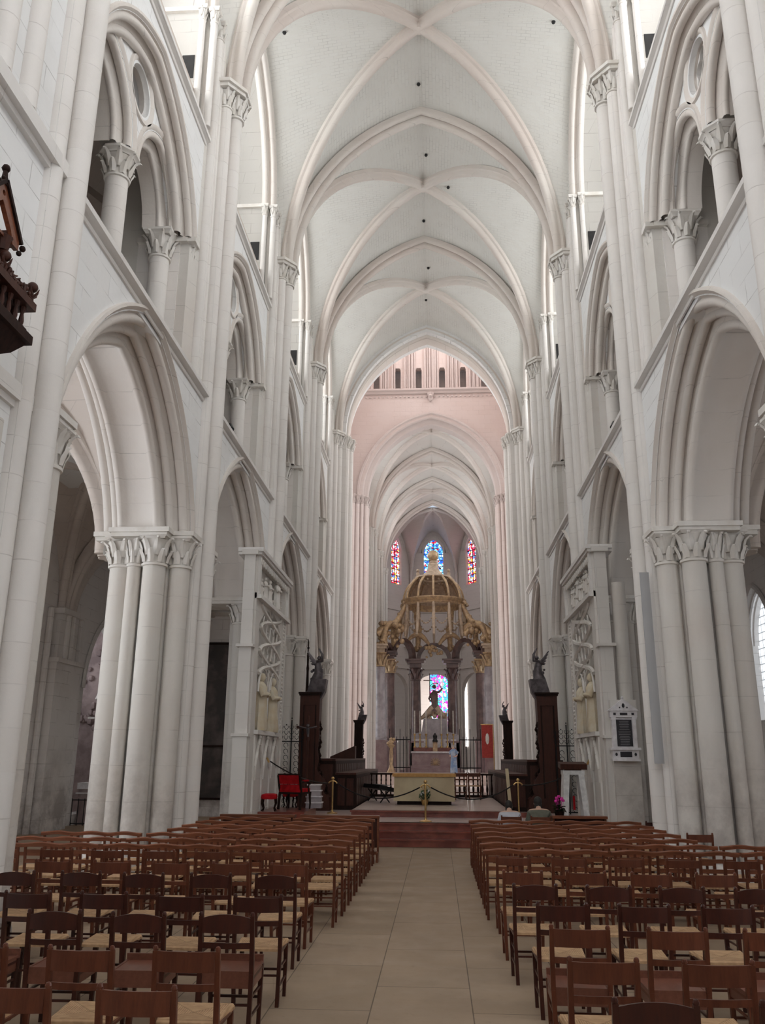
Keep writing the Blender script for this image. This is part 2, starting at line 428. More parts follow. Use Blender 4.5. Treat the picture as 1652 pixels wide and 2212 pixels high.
# ---- arch mould profiles (depth from the wall face, inset into the opening)
def arcade_prof():
    p = [(-.0, -.14), (-.05, -.13)] + roll(-.03, -.085, .045, 180, 0, 4)[1:-1] + [(0, -.03), (.02, 0)]
    p = [(0, -.13), (-.06, -.12), (-.07, -.07), (-.02, -.03), (.03, .0)]
    p += [(.07, .02)] + roll(.12, .10, .085, 230, -10, 7) + [(.22, .14), (.27, .17)] + roll(.34, .26, .075, 230, -10, 6)
    p += [(.44, .27), (.46, .36)] + roll(.53, .45, .085, 230, 60, 6) + [(.62, .47), (1.12, .47)]
    p += roll(1.22, .45, .085, 120, -50, 6) + [(1.29, .36), (1.31, .27)] + roll(1.41, .26, .075, 190, -50, 6) + [(1.5, .15)] + roll(1.63, .10, .085, 190, -50, 6) + [(1.72, .02), (1.75, -.1)]
    return p
APROF = arcade_prof()
WA, HA, ZA = 3.224, 4.184, 5.112          # arcade arch
WT, HT, ZT = 2.834, 3.262, 11.771         # gallery arch
ZTC = 12.72                               # gallery capitals

def arch_loop(w, h, v, z0, zc, n=12):
    return [(a, z0 + b) for a, b in pa(w, h, v, n, zc)]

def circle(cx, cz, r, n=20, r2=None, lobes=0):
    out = []
    for i in range(n):
        a = 2 * PI * i / n; rr = r if not lobes else r * (1 - .22 * abs(math.cos(lobes * a / 2)) ** 3)
        out.append((cx + rr * math.cos(a), cz + rr * math.sin(a)))
    return out

def bay(s, i, solid=False):
    """one bay of the nave elevation between pier i and i+1 on side s"""
    y0 = PIERS[i]; y1 = PIERS[i + 1]; yc = (y0 + y1) / 2; hw = L / 2
    P = lambda a, z, u: (s * (XL + u), yc + a, z)
    root = empty('wall_%s' % ORD[s], kind='structure')
    w = MB()
    if solid:
        w.plate([[(-hw, 0), (hw, 0), (hw, 15.5), (-hw, 15.5)]], P, 0, 1.75)
        w.build('masonry', 'wall', root)
        m = MB()
        for z, d in ((ZC, .10), (ZLO, .16)):
            m.plate([[(-hw, 0), (hw, 0), (hw, 1), (-hw, 1)]], lambda a, b, t: (s * (XL + t), yc + a, z - .22 + .2 * b), -d, 0.)
            m.plate([[(-hw, 0), (hw, 0), (hw, 1), (-hw, 1)]], lambda a, b, t: (s * (XL + t), yc + a, z - .30 + .08 * b), -d * .45, 0.)
        m.build('string_course', 'trim', root)
        m = MB()
        for a in (1.35, 1.95, 2.55, .6):
            m.cyl(s * (XL - .02), yc + a, ZLO, 15.4, .14, 12)
        m.build('wall_shaft', 'shaft', root)
        return
    # lower wall with the arcade opening
    op = arch_loop(WA, HA, 0, ZA, ZC - ZA)
    loop = [(-hw, ZC - .3), (op[0][0], ZC - .3)] + op + [(op[-1][0], ZC - .3), (hw, ZC - .3), (hw, ZLO - .1), (-hw, ZLO - .1)]
    w.plate([loop], P, .0, .0)
    w.plate([loop], P, 1.75, 1.75)
    # gallery wall around the big gallery arch
    opt = arch_loop(WT, HT, 0, ZT, ZTC - ZT)
    PU = lambda a, z, u: (s * (XU + u), yc + a, z)
    loop = [(-hw, ZLO), (-3.02, ZLO), (-3.02, ZTC)] + opt + [(3.02, ZTC), (3.02, ZLO), (hw, ZLO), (hw, ZUP - .05), (-hw, ZUP - .05)]
    w.plate([loop], PU, 0, 0)
    # floor of the gallery and top of the wall
    w.plate([[(-hw, 0), (hw, 0), (hw, 5.2), (-hw, 5.2)]], lambda a, b, t: (s * (XL + .02 + b), yc + a, ZLO - .12 + t), -.2, .1)
    w.plate([[(-hw, 0), (hw, 0), (hw, .9), (-hw, .9)]], lambda a, b, t: (s * (XU + .0 + b), yc + a, ZUP - .05 + t), 0., .05)
    w.build('masonry', 'wall', root)
    m = MB(); band(m, APROF, WA, HA, lambda a, b, u: P(a, ZA + b, u), 14, ZC - ZA); m.build('arcade_arch', 'arch', root, smooth=50)
    # string courses
    for nm, z, X, d in (('string_course', ZLO, XL, .17), ('string_course', ZUP, XU, .16)):
        m = MB()
        d -= .04; prof = [(0, z - .24), (-.03, z - .24), (-.05, z - .20), (-.02, z - .17), (-d, z - .12), (-d, z - .03), (-d + .03, z), (.12, z + .04)]
        m.ring_strip([[(s * (X + u), yc - hw, zz) for u, zz in prof], [(s * (X + u), yc + hw, zz) for u, zz in prof]], False)
        m.build(nm, 'trim', root, smooth=20)
    # gallery: outer arch moulding, tympanum with oculus, two sub-arches, columns
    m = MB()
    gp = [(0, -.12), (-.05, -.10), (-.05, -.05), (0, -.01), (.03, 0)] + roll(.10, .07, .075, 230, 0, 6) + [(.2, .12), (.22, .17)] + roll(.30, .25, .085, 230, 0, 6) + [(.42, .26), (.42, .36)]
    band(m, gp, WT, HT, lambda a, b, u: PU(a, ZT + b, u), 12, ZTC - ZT)
    m.build('gallery_arch', 'arch', root, smooth=50)
    sa_w, sa_h, sc = 1.16, 1.42, 1.30
    XT = .36      # depth of the tympanum behind the gallery wall face
    outer = arch_loop(WT, HT, .22, ZT, ZTC - ZT, 12)
    def sub(c, v=0.):
        return [(c + a, ZTC + b) for a, b in pa(sa_w, sa_h, v, 9, 0)]
    A1 = sub(-sc); A2 = sub(sc)
    loop = outer + [p for p in reversed(A2)] + [p for p in reversed(A1)]
    m = MB(); m.plate([loop, circle(0, ZTC + 1.46, .47, 24)], PU, XT, XT + .34); m.build('tympanum', 'wall', root)
    m = MB()
    sp = [(0, -.14), (-.045, -.12), (-.045, -.07), (0, -.02)] + roll(.07, .06, .08, 230, -20, 6) + [(.17, .14), (.2, .2)] + roll(.27, .24, .06, 200, 20, 4) + [(.36, .27), (.62, .27)]
    for c in (-sc, sc):
        band(m, sp, sa_w, sa_h, lambda a, b, u: PU(c + a, ZTC + b, XT + u), 9, 0)
    m.build('sub_arch', 'arch', root, smooth=50)
    m = MB(); rp = [(.0, .16), (-.045, .14), (-.045, .08), (0, .03)] + roll(.06, -.02, .06, 120, -60, 4) + [(.2, -.05)]
    rings = [[PU((.49 + v) * math.cos(t), ZTC + 1.46 + (.49 + v) * math.sin(t), XT + u) for t in [2 * PI * k / 28 for k in range(28)]] for u, v in rp]
    m.ring_strip(rings, True); m.build('oculus_ring', 'arch', root, smooth=50)
    if (s > 0) or i >= 3:      # cusped rosette filling
        m = MB(); m.plate([circle(0, ZTC + 1.46, .49, 32), circle(0, ZTC + 1.46, .42, 48, lobes=6)], PU, XT + .14, XT + .24); m.build('oculus_tracery', 'trim', root)
    # central column and jamb columns of the gallery
    c = MB(); c.cyl(s * (XU + XT + .28), yc, ZLO + .1, ZTC - .5, .205, 18); base_mould(c, s * (XU + XT + .28), yc, .2, ZLO - .05)
    c.build('gallery_column', 'shaft', root)
    c = MB(); capital(c, s * (XU + XT + .28), yc, ZTC, .205, .56, 8, 1.75, 8, .12); c.build('column_capital', 'carve', root)
    c = MB(); k = MB()
    for e in (-1, 1):
        c.cyl(s * (XU + XT + .28), yc + e * (sc + sa_w + .02), ZLO, ZTC - .5, .205, 16)
        c.cyl(s * (XU + .13), yc + e * 2.88, ZLO, ZTC - .45, .115, 12)
        c.box(s * (XU + .28), s * (XU + 1.2), yc + e * 2.66, yc + e * 2.95, ZLO, ZTC - .1)
        c.box(s * (XU + .20), s * (XU + .9), yc + e * 2.93, yc + e * 3.25, ZLO, ZTC - .09)
        capital(k, s * (XU + XT + .28), yc + e * (sc + sa_w + .02), ZTC, .205, .62, 4, 1.55, 8, .13, PI / 4, True)
        capital(k, s * (XU + .13), yc + e * 2.88, ZTC - .02, .10, .48, 4, 1.7, 6, .11, PI / 4, True)
        k.box(s * (XU - .07), s * (XU + .5), yc + e * 2.60, yc + e * 2.93, ZTC - .09, ZTC + .02); k.box(s * (XU + .1), s * (XU + 1.2), yc + e * 2.57, yc + e * 3.1, ZTC - .10, ZTC + .015)
    c.build('gallery_jamb', 'shaft', root); k.build('jamb_capital', 'carve', root)

def clerestory(s, i):
    y0 = PIERS[i]; y1 = PIERS[i + 1]; yc = (y0 + y1) / 2; hw = L / 2
    root = empty('wall_%s' % ORD[s], kind='structure')
    FW, FH, FZ = 2.66, 3.85, 18.9          # deep wall arch
    DX = 1.75
    P = lambda a, z, u: (s * (4.90 + u), yc + a, z)
    m = MB()
    # parapet, sill wall, reveals and barrel
    op = arch_loop(FW, FH, 0, FZ, 0, 12)
    reveal = [(op[0][0], ZUP - .1)] + op + [(op[-1][0], ZUP - .1)]
    m.ring_strip([[P(a, z, 0) for a, z in reveal], [P(a, z, DX) for a, z in reveal]], False)
    loop = [(-hw, ZUP - .1)] + reveal + [(hw, ZUP - .1), (hw, 23.9), (-hw, 23.9)]
    m.plate([loop], P, 0, 0)
    # outer wall with the lancet
    lw, lh, lz = 1.35, 1.9, 19.9
    lan = [(-lw, 17.0)] + arch_loop(lw, lh, 0, lz, 0, 8) + [(lw, 17.0)]
    m.plate([[(-FW - .3, ZUP - .3), (FW + .3, ZUP - .3), (FW + .3, 23.6), (-FW - .3, 23.6)], lan], P, DX, DX + .5)
    m.box(s * (4.98), s * (6.8), yc - FW - .1, yc + FW + .1, ZUP - .25, ZUP + .02)
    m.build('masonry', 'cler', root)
    g = MB(); g.plate([lan], P, DX + .3, DX + .3, uv=True); g.build('window_glass', 'pane_cl' if i > 2 else 'pane_cl_near', root, smooth=0, recalc=False)
    t = MB(); t.box(s * (4.98 + DX + .1), s * (4.98 + DX + .35), yc - .07, yc + .07, 17., 21.6)
    for z in (18.2, 19.4, 20.6): t.box(s * (4.98 + DX + .22), s * (4.98 + DX + .3), yc - lw, yc + lw, z, z + .05)
    t.build('mullion', 'trim', root)
    # formeret mouldings + shafts + string across the reveal
    m = MB(); fp = [(-.22, -.12), (-.25, -.02)] + roll(-.15, .05, .075, 200, 0, 5) + [(-.02, .06), (.0, .12)] + roll(.08, .15, .06, 200, 0, 4) + [(.2, .1), (.22, .0)]
    band(m, fp, FW, FH, lambda a, b, u: P(a, FZ + b, u), 12, 0); m.build('wall_arch', 'arch', root, smooth=50)
    c = MB(); k = MB()
    for e in (-1, 1):
        c.cyl(s * 4.72, yc + e * (FW - .02), ZUP, FZ - .35, .085, 12)
        c.cyl(s * 4.98, yc + e * (FW - .10), ZUP, FZ - .35, .075, 12)
        capital(k, s * 4.72, yc + e * (FW - .02), FZ, .085, .40, 4, 1.7, 6, .09, PI / 4, True)
        capital(k, s * 4.98, yc + e * (FW - .10), FZ + .02, .075, .38, 4, 1.7, 6, .09, PI / 4, True)
        k.box(s * 5.0, s * 6.7, yc + e * (FW - .08), yc + e * (FW + .1), FZ, FZ + .12)
    c.build('wall_shaft', 'shaft', root); k.build('jamb_capital', 'carve', root)
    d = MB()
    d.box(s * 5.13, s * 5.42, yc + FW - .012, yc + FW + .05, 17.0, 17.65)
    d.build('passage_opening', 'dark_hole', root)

def pillar(s, i, cut=0.):
    """compound pier with its vaulting shafts; cut = height where the screen remains hide the shafts"""
    yc = PIERS[i]; root = empty('pillar', kind='structure')
    X = lambda u: s * u
    trim_c = (i == 4 and s < 0)
    core = MB()
    pts = [(4.60, -.48), (4.80, -.62), (4.86, -.85), (5.75, -.85), (5.95, -.6), (6.08, -.4), (6.08, .4), (5.95, .6), (5.75, .85), (4.86, .85), (4.80, .62), (4.60, .48)]
    z1 = ZC - .05
    if trim_c: pts = [(min(a, 5.42), b) for a, b in pts if a < 6.2]
    core.ring_strip([[(X(a), yc + b, 0) for a, b in pts], [(X(a), yc + b, z1) for a, b in pts]], True, True)
    up = [(4.56, -.45), (4.78, -.70), (4.90, -1.0), (6.6, -1.0), (6.6, 1.0), (4.90, 1.0), (4.78, .70), (4.56, .45)]
    core.ring_strip([[(X(a), yc + b, z1) for a, b in pts[:]], [(X(a), yc + b, ZLO) for a, b in pts]], True, True)
    core.ring_strip([[(X(a), yc + b, ZLO - .1) for a, b in up], [(X(a), yc + b, 23.) for a, b in up]], True, True)
    core.build('pier_core', 'pier', root, smooth=20)
    b = MB()
    cols = [(4.66, .74, .195), (5.08, 1.0, .215), (5.48, .99, .13), (5.80, .80, .22)]
    if trim_c: cols = cols[:2]
    for u, v, r in cols:
        for e in (-1, 1): b.cyl(X(u), yc + e * v, .3, ZC - .55, r, 18)
    for v, u in () if trim_c else ((.28, 6.05), (-.28, 6.05)): b.cyl(X(u), yc + v, .3, 5.6, .14, 12)
    b.build('engaged_column', 'pier', root)
    b = MB()
    for u, v, r in cols:
        for e in ((1,) if (s < 0 and i == 2) else (-1, 1)): capital(b, X(u), yc + e * v, ZC - .04, r, .60, 4, 1.35, 8, .10, PI / 4, True)
    # common stepped abacus
    for z, g in ((ZC - .10, .0), (ZC - .02, .04)):
        for e in ((1,) if (s < 0 and i == 2) else (-1, 1)):
            pl = [(4.54 - .12 - g, .2), (4.54 - .12 - g, .90 + g), (4.80 - g, .94 + g), (4.80 - g, 1.26 + g), (5.9 + g, 1.26 + g), (5.9 + g, .94 + g), (6.32 + g, .94 + g), (6.32 + g, .2)]
            vs0 = [(X(a), yc + e * q, z) for a, q in pl]; vs1 = [(X(a), yc + e * q, z + .09) for a, q in pl]
            b.ring_strip([vs0, vs1], True, True)
    b.build('arcade_capital', 'carve', root)
    b = MB()
    for u, v, r in cols:
        for e in (-1, 1): base_mould(b, X(u), yc + e * v, r)
    for u, v, r in ((4.37, 0, .19), (4.52, .33, .15), (4.52, -.33, .15)): base_mould(b, X(u), yc + v, r * .92)
    b.build('pier_base', 'pier', root)
    # vaulting shafts
    zc = 17.30
    b = MB()
    b.cyl(X(4.36), yc, max(cut, .3), zc - .6, .165, 18)
    for e in (-1, 1):
        b.cyl(X(4.52), yc + e * .33, max(cut, .3), zc - .6, .145, 16)
        b.cyl(X(4.72), yc + e * .60, ZLO, FZC - .35, .115, 14)
        b.cyl(X(4.62), yc + e * .52, ZLO, ZUP + 3.2, .05, 8)
    b.build('vaulting_shaft', 'shaft', root)
    b = MB()
    b.box(X(4.45), X(4.9), yc - .46, yc + .46, max(cut, 0), 17.2); b.box(X(4.62), X(5.1), yc - .66, yc + .66, ZLO, 19.); b.box(X(4.4), X(5.2), yc - .3, yc + .3, 17., 21.5)
    b.build('shaft_backing', 'trim', root)
    b = MB()
    capital(b, X(4.37), yc, zc - .02, .19, .66, 8, 1.5, 8, .14); 
    for e in (-1, 1):
        capital(b, X(4.52), yc + e * .33, zc - .02, .145, .6, 8, 1.5, 8, .14)
        capital(b, X(4.72), yc + e * .60, FZC, .115, .45, 4, 1.6, 6, .1, PI / 4, True)
    for g, z in ((0, zc - .14), (.05, zc - .05)):
        pl = [(4.9, -.62 - g), (4.42 - g, -.62 - g), (4.10 - g, -.22 - g * .5), (4.10 - g, .22 + g * .5), (4.42 - g, .62 + g), (4.9, .62 + g)]
        b.ring_strip([[(X(a), yc + q, z) for a, q in pl], [(X(a), yc + q, z + .09) for a, q in pl]], True, True)
    b.build('vault_capital', 'carve', root)
    return root
FZC = 18.9

# ---- quadripartite vault
def smooth_bulge(t): return math.sin(PI * t)
def vault_bay(y0, y1, hw, zs, ht, name='ceiling', mat='web', wx=4.92, wz0=18.9, wh=3.95, ww=2.66, ribm='rib', rib=True, n=12, xo=0.):
    """hw half span at springing, ht rise; wx/wz0/wh/ww wall arch"""
    yc = (y0 + y1) / 2; hy = (y1 - y0) / 2
    tr = pa(hw, ht, 0, n)                                       # transverse arch, left->right
    half = tr[:n + 1]                                           # from (-hw,0) to apex
    dg = [(hw * math.cos(PI / 2 * k / n), ht * math.sin(PI / 2 * k / n)) for k in range(n + 1)]   # horizontal fraction -> via hw
    m = MB(); J = 8
    hyr = hy - .22
    for sx in (-1, 1):
        for sy in (-1, 1):
            # transverse cell half: between transverse arch (y = yc+sy*hy) and diagonal
            P = []
            for k in range(n + 1):
                f = k / n
                ax, az = half[k]; xx = sx * -ax
                dx, dz = dg[k]; dxx = sx * dx; dy = yc + sy * (dx / hw) * hyr
                row = []
                for j in range(J + 1):
                    t = j / J; q = .16 * math.sin(PI * t) * math.sin(PI / 2 * min(1, f * 1.6))
                    row.append((xo + xx * (1 - t) + dxx * t, (yc + sy * hy) * (1 - t) + dy * t, zs + az * (1 - t) + dz * t + q))
                P.append(row)
            arc = [0.]
            for k in range(n): arc.append(arc[-1] + math.hypot(half[k + 1][0] - half[k][0], half[k + 1][1] - half[k][1]))
            m.grid(P, uv=lambda i, j: (P[i][j][1], arc[i]))
            # lateral cell half: between wall arch and diagonal
            wpts = [(hyr + .06, 0)] + [(ww + (hyr + .06 - ww) * (1 - k / 3.), (wz0 - zs) * k / 3.) for k in range(1, 4)]
            wa = pa(ww, wh, 0, n - 3)[:n - 2]
            wc = wpts[:3] + [(-a, wz0 - zs + b) for a, b in wa]
            wc = wc[:n] + [(0, wz0 - zs + wh)] if len(wc) != n + 1 else wc
            Q = []
            for k in range(n + 1):
                wy, wz = wc[k]; dx, dz = dg[k]; row = []
                wxx = wx if k > 2 else hw + .1 + (wx - hw - .1) * (k / 3.)
                for j in range(J + 1):
                    t = j / J; q = .12 * math.sin(PI * t) * (k / n)
                    row.append((xo + sx * (wxx * (1 - t) + dx * t), yc + sy * (wy * (1 - t) + (dx / hw) * hyr * t), zs + wz * (1 - t) + dz * t + q))
                Q.append(row)
            m.grid(Q, uv=lambda i, j: (Q[i][j][0], arc[i]))
    root = m.build(name, mat, kind='structure', smooth=60)
    # the small dark holes left for lamps
    if rib:
        for sx in (-1, 1):
            d = MB()
            cv = [(xo + sx * (hw + .02) * math.cos(PI / 2 * k / 18), yc + hyr * math.cos(PI / 2 * k / 18), zs + ht * math.sin(PI / 2 * k / 18) + .02) for k in range(19)]
            cv2 = [(xo - sx * (hw + .02) * math.cos(PI / 2 * k / 18), yc - hyr * math.cos(PI / 2 * k / 18), zs + ht * math.sin(PI / 2 * k / 18) + .02) for k in range(17, -1, -1)]
            dirv = Vector((sx * hw, hyr, 0)).normalized(); lat = Vector((0, 0, 1)).cross(dirv)
            pr = [(.19, .04), (.19, -.10)] + [(.13, -.14)] + [(.115 * math.cos(a), -.20 - .115 * math.sin(a)) for a in [PI * q / 8 for q in range(9)]] + [(-.13, -.14), (-.19, -.10), (-.19, .04)]
            sweep(d, cv + cv2, lat, pr, caps=True)
            d.build('vault_rib', ribm, root, smooth=40)
        k = MB(); k.lathe((xo, yc, zs + ht - .28), [(.02, -.02), (.15, .0), (.2, .08), (.16, .2), (.18, .3)], 12); k.build('boss', ribm, root)
    return root

def transverse(y, hw, zs, ht, wid=.30, mat='rib', name='trim', n=16, xo=0., dep=.30):
    pts = [(xo + a, y, zs + b) for a, b in pa(hw, ht, 0, n)]
    r = .095
    pr = [(wid, .03), (wid, -.06)] + [(wid - r + r * math.cos(a) , -.12 - r * math.sin(a)) for a in [PI * q / 6 for q in range(7)]]
    pr += [(.12, -.10), (.12, -dep + .06)] + [(.12 * math.cos(a), -dep - .10 * math.sin(a) + .03) for a in [PI * q / 8 for q in range(9)]] + [(-.12, -dep + .06), (-.12, -.10)]
    pr += [(-wid + r + r * math.cos(a), -.12 - r * math.sin(a)) for a in [PI * q / 6 for q in range(7)]] + [(-wid, -.06), (-wid, .03)]
    m = MB(); sweep(m, pts, (0, 1, 0), [(a, -b) for a, b in pr], caps=True); m.build(name, mat, kind='structure', smooth=40)

M['pane_cl_near'] = pane('west_clerestory_panes', (.93, .97, 1.0), 10.)
M['pane_cl'] = pane('clerestory_panes', (.94, .98, 1.0), 5.8)
M['pane_choir'] = pane('choir_panes', (.95, .96, 1.0), 4.)
M['pane_aisle'] = pane('aisle_panes', (.86, .93, 1.0), 1.0, (3., 4.))  # faint glow stands for the lit wall of the right aisle recesses
M['pane_amb'] = pane('ambulatory_panes', (.90, .95, 1.0), 4.)
M['pane_aisle_left'] = pane('left_aisle_panes', (.90, .95, 1.0), 9.)  # unseen western-bay panes added to brighten the aisles; chapel windows share them
M['pane_west'] = pane('west_panes', (.90, .95, 1.0), 2.0)
M['pane_slit'] = pane('white_panes', (1.0, .96, .94), 4.)
M['pane_tower'] = pane('tower_panes', (1., .98, .97), 8.)
M['glass_blue'] = stained('blue_glass', [(.02, .10, .60), (.10, .45, .95), (.75, .9, 1.), (.70, .03, .06), (.05, .25, .8), (.9, .9, .95), (.2, .6, .9)], 1.5, 6., .07)
M['glass_red'] = stained('red_glass', [(.75, .01, .05), (.95, .9, .95), (.80, .05, .10), (.95, .45, .05), (.9, .85, .9), (.10, .2, .6), (.75, .02, .08), (.9, .9, 1.)], 1.4, 6., .07, 3.3)
M['glass_rose'] = stained('rose_glass', [(.75, .02, .30), (.05, .25, .75), (.85, .3, .6), (.05, .5, .75), (.9, .9, .95), (.35, .05, .5), (.05, .45, .35)], 1.7, 5., .07, 7.1)

HWV, ZSV, HTV = 4.42, 17.30, 5.93
for s in (-1, 1):
    for i in range(0, 6):
        bay(s, i, solid=(i <= 1 and s < 0) or i == 0)
        clerestory(s, i)
    for i in range(1, 7):
        pillar(s, i, cut=7.0 if i == 4 else 0.)
for i in range(0, 6): vault_bay(PIERS[i], PIERS[i + 1], HWV, ZSV, HTV)
for i in range(1, 6): transverse(PIERS[i], HWV, ZSV, HTV)

# west end behind the camera, with its big window
m = MB()
W0 = PIERS[0]
Pw = lambda a, b, t: (a, W0 - .1 - t, b)
wl = [(-3.2, 8.)] + arch_loop(3.2, 4.4, 0, 15., 0, 10) + [(3.2, 8.)]
m.plate([[(-11, 0), (11, 0), (11, 24), (-11, 24)], wl], Pw, 0, .8); m.build('wall_west', 'wall', kind='structure')
g = MB(); g.plate([wl], Pw, .5, .5, uv=True); r = g.build('window_1', 'pane_west', kind='structure', smooth=0, recalc=False)

# ---- aisles
AX0, AX1 = 6.35, 10.6
for s in (-1, 1):
    nm = 'wall_%s_aisle' % ORD[s]
    for i in range(0, 6):
        y0, y1 = PIERS[i], PIERS[i + 1]; yc = (y0 + y1) / 2; root = empty(nm, kind='structure')
        P = lambda a, b, t: (s * (AX1 + t), yc + a, b)
        m = MB()
        chp = s < 0 and i >= 3
        chapel = [(-1.75, .3)] + arch_loop(1.75, 2.4, 0, 4.0, 0, 8) + [(1.75, .3)] if chp else [(-1.1, 3.2)] + arch_loop(1.1, 1.7, 0, 5.6, 0, 8) + [(1.1, 3.2)]
        m.plate([[(-L / 2, 0), (L / 2, 0), (L / 2, 10.2), (-L / 2, 10.2)], chapel], P, 0, .5)
        for e in (-1, 1):
            m.box(s * (AX1 - .35), s * AX1, yc + e * (L / 2), yc + e * (L / 2 - .85), 0, 4.55)
            m.box(s * (AX1 - .22), s * AX1, yc + e * (L / 2), yc + e * (L / 2 - .6), 4.55, 6.0)
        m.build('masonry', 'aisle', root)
        t = MB(); t.box(s * (AX1 - .42), s * AX1, yc - L / 2, yc - L / 2 + .92, 4.5, 4.62); t.box(s * (AX1 - .42), s * AX1, yc + L / 2 - .92, yc + L / 2, 4.5, 4.62)
        for e in (-1, 1):
            t.cyl(s * (AX1 - .22), yc + e * (L / 2 - .16), 0, 6., .10, 10); t.cyl(s * (AX1 - .08), yc + e * (L / 2 - 1.0), 0, 6., .09, 10)
        t.box(s * (AX1 - .35), s * AX1, yc - L / 2, yc - L / 2 + .7, 5.9, 6.05); t.box(s * (AX1 - .35), s * AX1, yc + L / 2 - .7, yc + L / 2, 5.9, 6.05)
        t.build('pilaster', 'aisle', root)
        a = MB(); ap = [(-.02, -.2), (-.08, -.16), (-.08, -.06), (0, 0)] + roll(.1, .05, .07, 200, 0, 4) + [(.2, .12), (.5, .12)]
        w_, h_, z_ = (1.75, 2.4, 4.0) if chp else (1.1, 1.7, 5.6)
        band(a, ap, w_, h_, lambda q, b, u: P(q, z_ + b, u), 8, 0); a.build('opening_arch', 'aisle', root)
        if not chp:
            g = MB(); g.plate([chapel], P, .35, .35, uv=True); g.build('window_glass', 'pane_aisle' if s > 0 and i > 1 else 'pane_aisle_left', root, smooth=0, recalc=False)
        else:
            c = MB(); c.box(s * (AX1 + .4), s * (AX1 + 3.4), yc - 2.6, yc - 2.5, 0, 7.5); c.box(s * (AX1 + .4), s * (AX1 + 3.4), yc + 2.5, yc + 2.6, 0, 7.5)
            c.plate([[(-2.6, 0), (2.6, 0), (2.6, 7.5), (-2.6, 7.5)], [(-.6, 4.6), (.6, 4.6), (.6, 5.8), (0, 6.5), (-.6, 5.8)]], P, 3.3, 3.4)
            c.box(s * (AX1 + .4), s * (AX1 + 3.4), yc - 2.6, yc + 2.6, 7.4, 7.5); c.build('chapel_wall', 'aisle', root)
            g = MB(); g.plate([[(-.6, 4.6), (.6, 4.6), (.6, 5.8), (0, 6.5), (-.6, 5.8)]], P, 3.35, 3.35, uv=True); g.build('window_glass', 'pane_aisle_left', root, smooth=0, recalc=False)
    for i in range(0, 6):
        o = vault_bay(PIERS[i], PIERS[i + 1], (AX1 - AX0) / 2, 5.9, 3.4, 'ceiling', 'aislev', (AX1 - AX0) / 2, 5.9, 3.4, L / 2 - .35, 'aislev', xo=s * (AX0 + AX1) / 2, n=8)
    for i in range(1, 7):
        transverse(PIERS[i] if i < 6 else PIERS[6] - .3, (AX1 - AX0) / 2, 5.9, 3.4, .28, 'aislev', xo=s * (AX0 + AX1) / 2, n=10, dep=.2)
    # outer gallery wall and lean-to roof, the solid ends of the galleries
    g = MB(); g.box(s * 9.9, s * 10.3, PIERS[0], PIERS[6] - .2, 9.3, 17.); g.plate([[(PIERS[0], 5.05), (PIERS[6], 5.05), (PIERS[6], 10.3), (PIERS[0], 10.3)]], lambda a, b, t: (s * b, a, 16.4 - (b - 5.) * .12 + t), 0, .2)
    for i in range(0, 7): 
        g.box(s * 5.6, s * 6.9, PIERS[i] - .35, PIERS[i] + .35, 9.3, 16.3)
    g.build('wall_%s_gallery' % ORD[s], 'aislev', kind='structure')
    for i in range(1, 6):
        t = MB(); yy = PIERS[i]
        t.tube([(s * 6.2, yy, 10.5), (s * 6.5, yy, 12.5), (s * 7.3, yy, 14.3), (s * 8.6, yy, 15.4), (s * 10., yy, 15.7)], .22, 6)
        for e in (-1, 1):
            t.tube([(s * 6.3, yy + e * .2, 10.8), (s * 7.0, yy + e * 1.2, 13.2), (s * 8.2, yy + e * 2.6, 14.9), (s * 9.8, yy + e * 3.5, 15.2)], .12, 6)
        t.build('trim_%d' % (20 + i), 'aislev', kind='structure')

# ---- crossing
YF = 48.7; CX = .12
E_ = MB()
ZX = 40.
# west crossing arch: heavy order + wall above (tower side), on the nave piers
ypE = YE + .5
def wall_arch_plane(mb, y, t, w, h, z0, zt, hx, n=14, foot=0., xo=0.):
    op = [(xo + a, z0 + b) for a, b in pa(w, h, 0, n)]
    loop = [(xo - hx, foot), (op[0][0], foot)] + op + [(op[-1][0], foot), (xo + hx, foot), (xo + hx, zt), (xo - hx, zt)]
    mb.plate([loop], lambda a, b, q: (a, y + q, b), 0, t)
cr = MB(); wall_arch_plane(cr, YE - .04, 1.69, 4.05, 5.5, 17.34, 24.6, 7.5, foot=17.3); cr.build('wall_crossing_west', 'wall', kind='structure')
cm = MB()
cprof = [(-.35, -.42), (-.38, -.3)] + roll(-.3, -.2, .1, 200, 20, 5) + [(-.14, -.22), (-.1, -.1)] + roll(0, .0, .1, 200, 20, 5) + [(.12, -.04), (.2, .06), (.85, .06), (1.0, -.05), (1.3, -.2)]
band(cm, cprof, 4.05, 5.5, lambda a, b, u: (a, YE + .35 + u, 17.34 + b), 16, 0); cm.build('trim_1', 'rib', kind='structure', smooth=50)
cp = MB()
for s in (-1, 1):
    for u, v, r in ((4.05, .25, .17), (3.92, .75, .19), (4.0, 1.25, .17)):
        cp.cyl(s * u, YE + v, .4, ZSV - .6, r, 16)
    cp.box(s * 4.0, s * 6.6, YE, YE + 1.7, 0, ZSV)
cp.build('pillar', 'shaft', kind='structure')
ck = MB()
for s in (-1, 1):
    for u, v, r in ((4.05, .25, .17), (3.92, .75, .19), (4.0, 1.25, .17)):
        capital(ck, s * u, YE + v, ZSV, r, .62, 8, 1.5, 8, .13)
ck.build('trim_2', 'carve', kind='structure')

